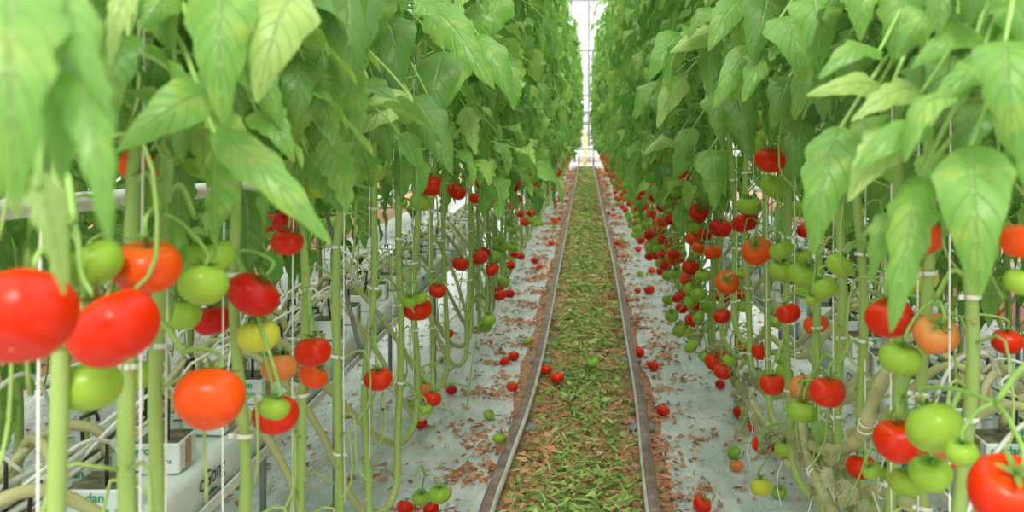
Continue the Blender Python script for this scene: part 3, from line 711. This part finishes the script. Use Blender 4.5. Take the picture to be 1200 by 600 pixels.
def shown_leaf(bx, by, bz, tx, ty, tz, w, mat, bulge):
    s = 1 if bx > VX else -1
    B = at(bx, by, bz); T = at(tx, ty, tz); L = np.linalg.norm(T - B)
    p = min((q for q in nearp if q['s'] == s), key=lambda q: abs(q['y'] - bz - .12))
    o = np.array((p['x'], p['y'], 0)); view = nrm(np.array((0, 0, EYE)) - .5 * (B + T))
    mb = MB(); wd = w * .5 * (bz + tz) / F / 2; d = nrm(T - B)
    n = nrm(view * .8 + np.array((0, 0, .45)) + .12 * np.array([rl.gauss(0, 1) for _ in range(3)])); s0 = nrm(np.cross(d, n)); n = nrm(np.cross(s0, d))
    nv, nu = 22, 8; ph = rl.uniform(0, 6.28); V = []; UV = []; fold = rl.uniform(.25, .5); tw = rl.uniform(-.35, .35); curl = rl.uniform(.0, .35)
    nt = rl.choice((3, 4, 5)); ser = rl.uniform(.06, .24)
    for j in range(nv + 1):
        v = j / nv; c = B + (T - B) * v + n * (bulge * 4 * v * (1 - v) * .8) - np.array((0, 0, 0))
        nn = nrm(n + s0 * tw * (v - .5)); ss = nrm(np.cross(d, nn))
        wv = wd * ((v / .32) ** .55 if v < .32 else (1 - (v - .32) / .68) ** .7) if v > 0 else wd * .06
        wv = max(wv, .0012)
        tooth = 1 - ser * (.5 - .5 * math.cos(6.283 * ((v * nt + ph) % 1.0) ** 1.5)) * (0 if v < .1 else 1)
        for i in range(nu + 1):
            u = -1 + 2 * i / nu; au = abs(u)
            ww = wv * (tooth if au > .99 else 1 - (1 - tooth) * .45 * au)
            V.append(c + ss * u * ww + nn * (-fold * .6 * wv * au * au + .12 * wv * math.sin(11 * v + ph + (2 if u > 0 else 0)) * au - curl * wv * v * au) - d * (.18 * au * wv) - o)
            UV.append((.5 + .5 * u, v))
    k = nu + 1
    mb.add(V, [(j * k + i, j * k + i + 1, (j + 1) * k + i + 1, (j + 1) * k + i) for j in range(nv) for i in range(nu)], 0, UV)
    h = B[2] + .1 + .08 * rl.random(); a = stem_x(p['S'], min(h, 3.2)); b = B - o
    mid = .5 * (a + b) + np.array((0, 0, .05))
    tube(mb, smooth_path([a, mid, b, b + .12 * (T - B)], 6), [.0045 - .003 * i / 18 for i in range(19)], 6, 1)
    mb.build('leaf', [M[mat], M['petiole']], p['o'])
for a in SHOWN: shown_leaf(*a)

# the rest of their leaves
def near_leaves(p, h0, h1, n, rng):
    s = p['s']; yaw = rng.uniform(0, 6.28)
    for k in range(n):
        h = h0 + (h1 - h0) * (k + rng.uniform(-.25, .25)) / n; yaw += 2.4 + rng.uniform(-.5, .5)
        q = stem_x(p['S'], h); sc = rng.uniform(.85, 1.15)
        out = -s * math.cos(yaw); reach = .38 * sc
        if p['y'] < 2.4:            # keep the walkway in front of the camera clear, as it is kept in the place
            sc *= .85
            if math.cos(yaw) * -s > .35 or math.sin(yaw) < -.45:
                if p['y'] < 1.3 or h < 1.5 or k % 2: yaw += math.pi
                else: sc *= .72
        link('leaf', rng.choice(LEAF), p['o'], q, (0, 0, yaw), (sc, sc, sc))
for p in nearp:
    near_leaves(p, 1.38 if p['y'] < 2.4 else (1.62 if p['s'] > 0 and p['y'] < 3.3 else 1.28), 2.3 if p['y'] < 2.4 else 3.1, 21 if p['y'] < 2.4 else 24, rl)

# withered leaves hanging low on the right row
WITH = []
for k in range(3):
    mb = MB()
    for q in range(5):
        leaflet(mb, (rl.uniform(-.03, .03), rl.uniform(-.03, .03), -.02 * q), (rl.uniform(-1, 1), rl.uniform(-1, 1), -.6), (rl.gauss(0, 1), rl.gauss(0, 1), .5), rl.uniform(.07, .12), rl.uniform(.02, .035), 1.8, 1.2, rl, 10, 6, 0, .4, .9, 2.5)
    tube(mb, smooth_path([(0, 0, .12), (.02, 0, .06), (0, 0, 0), (0, .01, -.08)], 4), .0028, 5, 1)
    WITH.append(mb.mesh('withered_leaf', [M['withered'], M['petiole']]))
for x, y, Z in ((836, 395, 3.7), (868, 455, 3.1), (876, 480, 3.0), (930, 505, 2.35), (905, 500, 2.6), (860, 430, 3.3), (955, 510, 2.2), (878, 430, 3.05), (960, 560, 2.05), (1000, 575, 1.8), (985, 530, 1.9), (822, 380, 4.2)):
    P_ = at(x, y, Z); p = min((q for q in nearp if q['s'] == 1), key=lambda q: abs(q['y'] - Z))
    o = link('withered_leaf', rl.choice(WITH), p['o'], P_ - np.array((p['x'], p['y'], 0)), (rl.uniform(-.4, .4), rl.uniform(-.4, .4), rl.uniform(0, 6)), (.62, .62, .62))
    o['label'] = 'withered grey green leaf'

# pale old lower stems, layered along the foot of the right row and tied up with twine
M['old_stem'] = simple('old_stem', [(.3, lin(150, 158, 104)), (.55, lin(182, 184, 136)), (.75, lin(198, 194, 156))], .7, 22, bump=.3, bscale=60)
def old_stem(pts, r):
    W_ = [at(*p) for p in pts]; p = min((q for q in nearp if q['s'] == 1), key=lambda q: abs(q['y'] - W_[0][1])); o = np.array((p['x'], p['y'], 0))
    S = smooth_path([w - o for w in W_], 9); mb = MB()
    tube(mb, S, [r * (1.22 if i % 9 == 4 else (1.1 if i % 9 in (3, 5) else 1)) for i in range(len(S))], 10)
    for i in range(4, len(S), 9):
        a = rl.uniform(0, 6.28); q = nrm((math.cos(a), -.5, math.sin(a))); tube(mb, [S[i] + q * r * .7, S[i] + q * r * 1.6], [r * .45, r * .3], 6)
    mb.build('old_stem', [M['old_stem']], p['o'])['label'] = 'pale woody lower stem'
    mb = MB(); c = S[len(S) // 2]; t_ = nrm(S[len(S) // 2 + 1] - S[len(S) // 2 - 1]); u = nrm(np.cross(t_, (0, 0, 1))); v = np.cross(t_, u)
    tube(mb, [c + (u * math.cos(a) + v * math.sin(a)) * r * 1.25 + t_ * .003 * a for a in np.linspace(0, 12.5, 34)], .0016, 5)
    e = c - v * 0 + u * r * 1.25; tube(mb, smooth_path([e, e + np.array((.01, -.02, -.05)), e + np.array((-.005, -.02, -.12)), e + np.array((.01, 0, -.2))], 5), .0014, 5)
    mb.build('twine', [M['string']], p['o'])
for pts, r in (([(938, 468, 2.4), (944, 520, 2.2), (962, 572, 2.0), (1000, 640, 1.8)], .0115), ([(952, 505, 2.3), (966, 545, 2.1), (994, 592, 1.95), (1030, 650, 1.8)], .012), ([(966, 500, 2.2), (990, 540, 2.05), (1022, 590, 1.85), (1060, 640, 1.75)], .011),
               ([(1062, 395, 1.75), (1042, 432, 1.73), (1022, 472, 1.75), (1012, 505, 1.8), (985, 528, 1.95), (950, 522, 2.15)], .0125), ([(915, 505, 2.55), (950, 518, 2.3), (1000, 522, 2.05), (1030, 498, 1.95), (1060, 500, 1.85)], .010),
               ([(880, 470, 3.0), (900, 498, 2.75), (930, 520, 2.5), (960, 560, 2.2)], .010), ([(985, 585, 1.95), (1030, 575, 1.8), (1080, 600, 1.6)], .011), ([(858, 440, 3.4), (872, 462, 3.15), (890, 500, 2.9), (925, 545, 2.5)], .0095),
               ([(1006, 440, 2.1), (985, 470, 2.12), (970, 500, 2.2), (945, 510, 2.3)], .010)):
    old_stem(pts, r)

# ------------------------------------------------------------------ the rows beyond
RED = 'rrrrdro'
def row(s, ys, x, tier_of, label, group, rich, rng, xj=.02):
    for y in ys:
        tier = tier_of(y); p = plant(s, y + rng.uniform(-.03, .03), x + rng.uniform(-xj, xj), tier, rng, label, group)
        link('foliage', rng.choice(FOL if rich else FOL_LOW), p['o'], (0, 0, rng.uniform(-.1, .12)), (0, 0, rng.uniform(0, 6.28)), (1.22, 1.22, 1) if y > 14 else None)
        b = []
        if rich == 2: b = [(1.12, rng.choice((1, 2, 3)), 'ggggyor'), (.93, rng.choice((2, 3)), 'gggrro'), (.7, rng.choice((2, 3)), 'rrgogg'), (.48, rng.choice((1, 2, 3)), 'rrgg')]
        elif rich == 1: b = [(1.13, rng.choice((0, 1, 2)), RED + 'ggg'), (.95, rng.choice((0, 1, 1)), RED + 'gg'), (.7, rng.choice((0, 0, 1, 2)), RED + 'gggg'), (.48, rng.choice((0, 0, 1)), 'rgg')]
        else: b = [(1.1, rng.choice((0, 1, 2)), 'gggr'), (.85, rng.choice((0, 1, 2)), 'ggrd')]
        auto_fruit(p, rng, [q for q in b if q[1]], tier < 1)
def steps(a, b, d):
    out = []; y = a
    while y < b: out.append(y); y += d
    return out
rr_ = random.Random(77)
y0L = F * XR / (VX - 547) + .22; y0R = F * XR / (845 - VX) + .22
t12 = lambda y: 1 if y < 9 else 2
row(-1, steps(y0L, 9, .25), -XR, t12, 'leafy tomato plant in the middle stretch of the row left of the rails', 'tomato plants in the middle of the left row', 1, rr_)
row(1, steps(y0R, 9, .25), XR, t12, 'fruit-laden tomato plant in the middle stretch of the row right of the rails', 'tomato plants in the middle of the right row', 2, rr_)
row(-1, steps(9, END - .3, .3), -XR, t12, 'small distant tomato plant near the far end of the row left of the rails', 'tomato plants far down the left row', 1, rr_)
row(1, steps(9, END - .3, .3), XR, t12, 'small distant tomato plant near the far end of the row right of the rails', 'tomato plants far down the right row', 2, rr_)
row(1, steps(1.0, 5.2, .24), -1.32, lambda y: 2, 'shaded tomato plant standing behind the left gutter', 'tomato plants on the back of the left gutter', 0, rr_)
row(-1, steps(1.0, 5.2, .24), 1.28, lambda y: 2, 'shaded tomato plant standing behind the right gutter', 'tomato plants on the back of the right gutter', 0, rr_)
row(-1, steps(1.6, 6.4, .32), -2.12, lambda y: 2, 'tomato plant across the neighbouring aisle on the left', 'tomato plants across the aisle on the left', 0, rr_)
row(1, steps(1.6, 6.4, .32), 2.08, lambda y: 2, 'tomato plant across the neighbouring aisle on the right', 'tomato plants across the aisle on the right', 0, rr_)
# the crop beyond those, which no one could count
for s, lab in ((-1, 'mass of crop rows beyond the neighbouring aisle on the left'), (1, 'mass of crop rows beyond the neighbouring aisle on the right')):
    mb = MB(); rb = random.Random(90 + s)
    for xx in (3.0, 3.7):
        for y in steps(2.0, 17, .42):
            for k in range(11):
                compound(mb, rb, .42, 4, 2, org=np.array((s * xx, y, .75 + .24 * k)), yaw=rb.uniform(0, 6.28), sides=3, big=1.25)
            tube(mb, [(s * xx, y, .3), (s * xx + .02, y, 3.5)], .011, 5, 1, v0=.6, v1=.6)
    tag(mb.build('crop_foliage', [M['leaf_dark'], M['petiole']]), lab, 'foliage', kind='stuff')

# ------------------------------------------------------------------ gutters, slabs, blocks, drip lines
def gutter(x, label, y1):
    t = empty('growing_gutter', (x, .6, 0)); tag(t, label, 'gutter'); L = y1 - .6
    prof = [(-.15, .582), (-.15, .56), (-.11, .545), (-.10, .52), (.10, .52), (.11, .545), (.15, .56), (.15, .582), (.143, .582), (.143, .566), (.1, .553), (-.1, .553), (-.143, .566), (-.143, .582)]
    n = len(prof); mb = MB()
    mb.add([(a, y, z) for y in (0, L) for a, z in prof], [(i, (i + 1) % n, n + (i + 1) % n, n + i) for i in range(n)] + [tuple(range(n)), tuple(range(2 * n - 1, n - 1, -1))])
    mb.build('channel', [M['gutter']], t, smooth=False)
    y = .5
    while y < min(L, 16):
        mb = MB()
        for sx in (-.12, .12): tube(mb, [(sx, y, .0), (sx, y, .53)], .011, 6)
        tube(mb, [(-.14, y, .512), (.14, y, .512)], .01, 6)
        mb.build('stand', [M['steel']], t); y += 2.0
gutter(-.95, 'white growing gutter along the left row', END)
gutter(.93, 'white growing gutter along the right row', END)
gutter(-2.5, 'white growing gutter across the neighbouring aisle on the left', 20)
gutter(2.46, 'white growing gutter across the neighbouring aisle on the right', 20)

def slab_mesh(rs):
    mb = MB(); nx_, ny_ = 8, 34; hw, hl, h = .128, .48, .1
    V = []
    # wrapped slab: rounded section swept along, with sagging and puckers
    m = 16
    for j in range(ny_ + 1):
        y = -hl + 2 * hl * j / ny_; e = min(1, (1 - abs(y) / hl) * 9 + .55)
        for k in range(m):
            a = 2 * math.pi * (k + .5) / m; c, q = math.cos(a), math.sin(a)
            x = hw * math.copysign(abs(c) ** .28, c) * (.96 + .04 * e); z = h / 2 + h / 2 * math.copysign(abs(q) ** .3, q) * e
            x += .003 * math.sin(23 * y + k) ; z += .003 * math.sin(31 * y + 2 * k) * (q > 0)
            V.append((x, y, z))
    Fc = [(j * m + k, j * m + (k + 1) % m, (j + 1) * m + (k + 1) % m, (j + 1) * m + k) for j in range(ny_) for k in range(m)] + [tuple(range(m)), tuple(ny_ * m + k for k in range(m - 1, -1, -1))]
    mb.add(V, Fc); return mb.mesh('wrap', [M['white_plastic']])
rsl = random.Random(3); SLAB = [slab_mesh(rsl) for _ in range(2)]
def text_mesh(c, mat):
    tmp = bpy.data.objects.new('lettering', c); COL.objects.link(tmp); bpy.context.view_layer.update()
    me = bpy.data.meshes.new_from_object(tmp.evaluated_get(bpy.context.evaluated_depsgraph_get()))
    bpy.data.objects.remove(tmp); me.materials.clear(); me.materials.append(mat); return me
def text(name, body, size, mat, parent, loc, rot):
    c = bpy.data.curves.new(name, 'FONT'); c.body = body; c.size = size; c.extrude = .0004; c.align_x = 'CENTER'; c.align_y = 'CENTER'
    return link(name, text_mesh(c, mat), parent, loc, rot)
def slab(x, y, label, group, s, printed=None):
    t = empty('growing_slab', (x, y, .555)); tag(t, label, 'growing slab', group)
    link('wrap', rsl.choice(SLAB), t)
    if printed:
        for body, size, mat, dy, z in printed:
            text('printed_mark', body, size, mat, t, (-s * .1325, dy, z), (R(90), 0, R(90) if s < 0 else R(-90)))
ys = steps(.9, 8.5, 1.0)
for i, y in enumerate(ys):
    slab(-.95, y + .35, ('white wrapped growing slab at the near end of the left gutter', 'white wrapped growing slab with dark printed logo second along the left gutter')[i] if i < 2 else 'white wrapped growing slab further along the left gutter', None if i < 2 else 'slabs further along the left gutter', -1,
         [('cGong', .052, M['dark_ink'], -.2, .066), ('cultilene', .014, M['dark_ink'], -.2, .034)] if i == 1 else None)
    slab(.93, y + .2, ('white wrapped growing slab at the near end of the right gutter', 'white wrapped growing slab second along the right gutter', 'white wrapped growing slab with blue letters third along the right gutter')[i] if i < 3 else 'white wrapped growing slab further along the right gutter', None if i < 3 else 'slabs further along the right gutter', 1,
         [('GROD', .05, M['blue_ink'], -.29, .06)] if i == 2 else None)
mb = MB(); box(mb, (0, 0, .034), (.098, .098, .064), 0, .004)
WRAP = mb.mesh('wrap', [M['white_plastic']], False)
mb = MB()
box(mb, (0, 0, .034), (.1004, .034, .06), 0, .0005)
CORE = mb.mesh('rockwool_core', [M['rockwool']], False)
mb = MB(); box(mb, (0, 0, .0665), (.088, .088, .004), 0, .001); TOPM = mb.mesh('block_top', [M['algae']], False)
mb = MB(); tube(mb, [(0, 0, -.06), (0, 0, .07), (.0, .0, .085), (.03, 0, .088), (.034, 0, .07)], .0038, 6); PEG = mb.mesh('drip_peg', [M['black_plastic']])
cg = bpy.data.curves.new('printed_mark', 'FONT'); cg.body = 'grodan'; cg.size = .024; cg.extrude = .0003; cg.offset = .0004; cg = text_mesh(cg, M['green_ink'])
cdl = bpy.data.curves.new('printed_mark', 'FONT'); cdl.body = 'Delta'; cdl.size = .015; cdl.extrude = .0003; cdl.shear = .3; cdl = text_mesh(cdl, M['green_ink'])
def block(x, y, label, group, rng, printed):
    t = empty('rockwool_block', (x, y, .655), rng.uniform(-.08, .08)); tag(t, label, 'growing block', group)
    link('wrap', WRAP, t); link('rockwool_core', CORE, t); link('block_top', TOPM, t)
    if printed:
        for k in range(2):
            link('printed_mark', cg, t, (-.042 + .0, -.0505, .045 - k * 0), (R(90), 0, 0)) if k == 0 else link('printed_mark', cdl, t, (.0, -.0505, .026), (R(90), 0, 0))
rbk = random.Random(8)
for s, x0, nm in ((-1, -.95, 'left'), (1, .93, 'right')):
    for i, y in enumerate(steps(1.0, 7.5, .25)):
        for side in (0, 1):
            x = x0 + (s * .055 if side else -s * .05) ; yy = y + (.12 if side else 0)
            block(x, yy, ('white wrapped rockwool block standing on the near side of the %s gutter' if not side else 'white wrapped rockwool block standing on the outer side of the %s gutter') % nm,
                  ('blocks on the near side of the %s gutter' if not side else 'blocks on the outer side of the %s gutter') % nm, rbk, y < 3.2)
            if y < 6.5:
                t = empty('drip_line', (x + .02, yy - .03, .725)); tag(t, 'thin white drip hose arching to black peg on %s gutter, %s' % (nm, 'aisle side' if not side else 'outer side'), 'hose', 'drip hoses on the %s side of the %s gutter' % ('near' if not side else 'outer', nm))
                link('drip_peg', PEG, t, (0, 0, .0), (rbk.uniform(-.15, .15), rbk.uniform(-.15, .15), rbk.uniform(0, 6)))
                mb = MB(); xe = x0 + s * .02 - x - .02; q = rbk.uniform(-.35, .35)
                tube(mb, smooth_path([(.03, 0, .07), (.03 + rbk.uniform(-.05, .05), q * .3, .05 + rbk.uniform(.04, .12)), (rbk.uniform(-.1, .1), q * .8, .04 + rbk.uniform(.0, .1)), (xe + rbk.uniform(-.03, .03), q, .0)], 7), .0036, 6)
                mb.build('hose', [M['drip']], t)
    for k in range(4):
        rk = random.Random(40 + k + s); mb = MB()
        tube(mb, smooth_path([(x0 + s * (.0 + .02 * k) + rk.uniform(-.025, .025), y, .735 + .02 * (k % 2) + rk.uniform(-.012, .02)) for y in steps(.7, 14, .45)], 4), .006, 6)
        tag(mb.build('supply_hose', [M['drip']]), 'white supply hose lying along the blocks of the %s gutter' % nm, 'hose', 'supply hoses on the %s gutter' % nm)

# white pipe behind the left row, grey slanted support wire
mb = MB(); a = at(-60, 251, 1.42); b = at(285, 219, 2.6)
tube(mb, [(a + (b - a) * t) for t in np.linspace(-.4, 1.3, 8)], .019, 14)
o = mb.build('heating_pipe', [M['white_paint']])
for t in (-.2, .45, 1.1):
    q = a + (b - a) * t; mb = MB(); tube(mb, [q, q + np.array((0, 0, 1.6))], .002, 5); mb.build('hanger_wire', [M['steel']], o)
tag(o, 'white pipe running level behind the stems of the left row', 'pipe')
mb = MB(); tube(mb, [at(383, 252, 2.55), at(424, 420, 2.6)], .006, 8); tag(mb.build('support_rod', [M['steel']]), 'thin grey slanted rod leaning among the stems of the left row', 'rod')

for pts, lab in (([(1120, 640, 1.5), (1150, 560, 1.5), (1182, 512, 1.52), (1225, 480, 1.55)], 'white drip hose rising steeply behind the very large red fruit of the right row'),
                 ([(1085, 505, 1.8), (1108, 440, 1.8), (1132, 416, 1.85), (1158, 416, 1.9), (1172, 440, 1.95)], 'white drip hose looping high behind the pale orange fruit of the right row'),
                 ([(-20, 470, 1.5), (20, 440, 1.6), (45, 446, 1.7), (60, 480, 1.8)], 'white drip hose looping behind the first stem of the left row')):
    mb = MB(); tube(mb, smooth_path([at(*p) for p in pts], 8), .0042, 8); tag(mb.build('drip_hose', [M['drip']]), lab, 'hose')

# ------------------------------------------------------------------ fallen fruit
FALLEN = [
 (640, 438, 14, 'r', 'fallen red tomato on the cut leaves, smaller of a pair near the left rail'), (653, 447, 16, 'r', 'fallen red tomato on the cut leaves, the larger of a pair near the left rail'), (694, 429, 15, 'g', 'fallen green tomato lying between the rails on cut leaves'),
 (749, 415, 13, 'r', 'fallen red tomato just outside the right rail, topmost of three spaced ones'), (766, 431, 14, 'r', 'fallen red tomato on the bare right sheet behind the one by brown debris'), (777, 484, 16, 'r', 'fallen red tomato on the right sheet beside a strip of brown debris'),
 (761, 341, 13, 'r', 'fallen red tomato on the right sheet, larger of a far pair'), (747, 342, 8, 'r', 'fallen red tomato on the right sheet, smaller of a far pair'), (726, 318, 7, 'r', 'tiny fallen red tomato beside the right rail far up'), (748, 446, 10, 'p', 'pale orange fallen tomato touching the right rail'),
 (823, 595, 22, 'r', 'large fallen red tomato on the right sheet closest to the camera'), (868, 485, 18, 'd', 'deep red fallen tomato in the shade under the right row'), (844, 454, 9, 'd', 'small deep red fallen tomato behind the shaded one under the right row'),
 (877, 505, 14, 'r', 'fallen red tomato resting on a small green one under the right row'), (860, 534, 13, 'g', 'fallen green tomato with stalk on the right sheet'), (863, 551, 9, 'p', 'small brownish fallen tomato on the right sheet'), (913, 582, 11, 'g', 'fallen green tomato hidden low under the right row'),
 (573, 489, 13, 'g', 'fallen green tomato with stalk on the left sheet beside the rail'), (585, 518, 12, 'g', 'fallen green tomato touching the left rail'), (592, 425, 12, 'r', 'fallen red tomato behind another on the left sheet'), (602, 419, 13, 'r', 'fallen red tomato beside the left rail, upper one of a touching pair'),
 (600, 455, 13, 'r', 'fallen red tomato alone beside the left rail'), (618, 402, 11, 'g', 'fallen green tomato against the left rail farther up'), (529, 459, 14, 'd', 'deep red fallen tomato under the left row'), (475, 598, 20, 'r', 'fallen red tomato under the left row at the bottom edge'), (505, 600, 16, 'd', 'deep red fallen tomato beside the lowest red one under the left row'),
 (494, 500, 13, 'd', 'dark red fallen tomato deep beneath the left stems'), (736, 352, 7, 'p', 'small brownish fallen tomato near the right rail far up'), (750, 322, 8, 'g', 'small fallen green tomato under the far right row'), (557, 352, 9, 'g', 'small fallen green tomato under the far left row')]
rfa = random.Random(19)
for x, y, d, c, lab in FALLEN:
    base = y + d * .38
    Z = F * EYE / (base - VY); r = d * Z / F / 2
    r = min(max(r, .028), .045); P_ = at(x, base, Z)
    o = put_tomato(None, (P_[0], P_[1], .010 + r * .78 + (.012 if abs(P_[0]) < .25 else 0)), r, c, rfa, (rfa.uniform(-.5, .5), rfa.uniform(-.5, .5), rfa.uniform(0, 6)), True, False)
    tag(o, lab, 'tomato', 'fallen tomatoes')
for s, nm in ((-1, 'left'), (1, 'right')):
    for k in range(26):
        y = rfa.uniform(8, 30); x = s * rfa.uniform(.34, .62) if s > 0 else -rfa.uniform(.38, .62); r = rfa.uniform(.03, .04)
        o = put_tomato(None, (x, y, r * .8 + .008), r, rfa.choice('rrrrdog'), rfa, (rfa.uniform(-.5, .5), rfa.uniform(-.5, .5), 0), False, False)
        tag(o, 'tiny fallen tomato far down the aisle on the %s sheet' % nm, 'tomato', 'fallen tomatoes far down the %s sheet' % nm)

# ------------------------------------------------------------------ litter
rg = random.Random(4)
mb = MB()
def scrap(mb, x, y, z, L, W_, nv=3, nu=2, tiltz=.35):
    a = rg.uniform(0, 6.28); d = np.array((math.cos(a), math.sin(a), rg.uniform(-.1, tiltz)))
    leaflet(mb, (x, y, z), d, (rg.gauss(0, .7), rg.gauss(0, .7), 1), L, W_, rg.uniform(.2, 1.3), rg.uniform(0, .8), rg, nv, nu, 0, .25, .5, rg.uniform(-1, 1))
def dens(y): return .5 + .5 * math.sin(4.1 * y + 1.3 * math.sin(2.3 * y))
n = 0
while n < 15500:
    y = 2.7 + (END - 2.7) * rg.random() ** 1.9
    if rg.random() > .45 + .55 * dens(y): continue
    half = .265 - .03 * rg.random(); x = -.02 + half * max(-1, min(1, rg.gauss(0, .6)))
    big = 1.0 + y / 14
    if rg.random() < .28: scrap(mb, x, y, .008 + .022 * rg.random(), rg.uniform(.02, .065) * big, rg.uniform(.005, .014) * big)
    else: scrap(mb, x, y, .006 + .03 * rg.random(), rg.uniform(.03, .10) * big, rg.uniform(.0012, .0048) * big)
    n += 1
for k in range(2600):
    y = rg.uniform(1.5, 9); scrap(mb, rg.choice((-1, 1)) * (1.66 + rg.gauss(0, .16)), y, .008 + .02 * rg.random(), rg.uniform(.04, .12), rg.uniform(.003, .016))
tag(mb.build('cut_leaf_litter', [M['litter']]), 'cut green leaves strewn over the soil between each pair of rails', 'leaf litter', kind='stuff')
mb = MB(); n = 0
while n < 3600:
    y = 2.7 + (END - 2.7) * rg.random() ** 1.9; x = rg.uniform(-.28, .25); big = 1 + y / 14
    scrap(mb, x, y, .002 + .012 * rg.random(), rg.uniform(.02, .06) * big, rg.uniform(.004, .012) * big, 3, 2, .5); n += 1
tag(mb.build('brown_leaf_litter', [M['debris']]), 'dry brown leaf crumbs on the soil between the rails', 'leaf litter', kind='stuff')
for s, nm, a, b in ((-1, 'left', .36, .72), (1, 'right', .29, .62)):
    mb = MB(); n = 0
    while n < 420:
        y = 2.6 + (END - 4) * rg.random() ** 1.8; w = abs(rg.gauss(0, .45)); x0 = a + (b - a) * min(1.1, w); big = 1 + y / 12
        for k in range(rg.choice((2, 5, 9, 14)) if w < .5 else rg.choice((1, 3, 5))):
            scrap(mb, s * (x0 + rg.gauss(0, .06)), y + rg.gauss(0, .022 * big), .010 + .012 * rg.random(), rg.uniform(.015, .05) * big, rg.uniform(.004, .011) * big, 3, 2, .5)
        n += 1
    for k in range(2600):
        y = rg.uniform(1.2, 10); scrap(mb, s * (rg.uniform(.6, 3.4) if k % 3 else rg.uniform(1.3, 2.0)), y, .012, rg.uniform(.02, .07), rg.uniform(.006, .016), 3, 2, .5)
    tag(mb.build('dry_debris', [M['debris']]), 'dry reddish brown leaf debris scattered over the %s ground sheet' % nm, 'debris', kind='stuff')
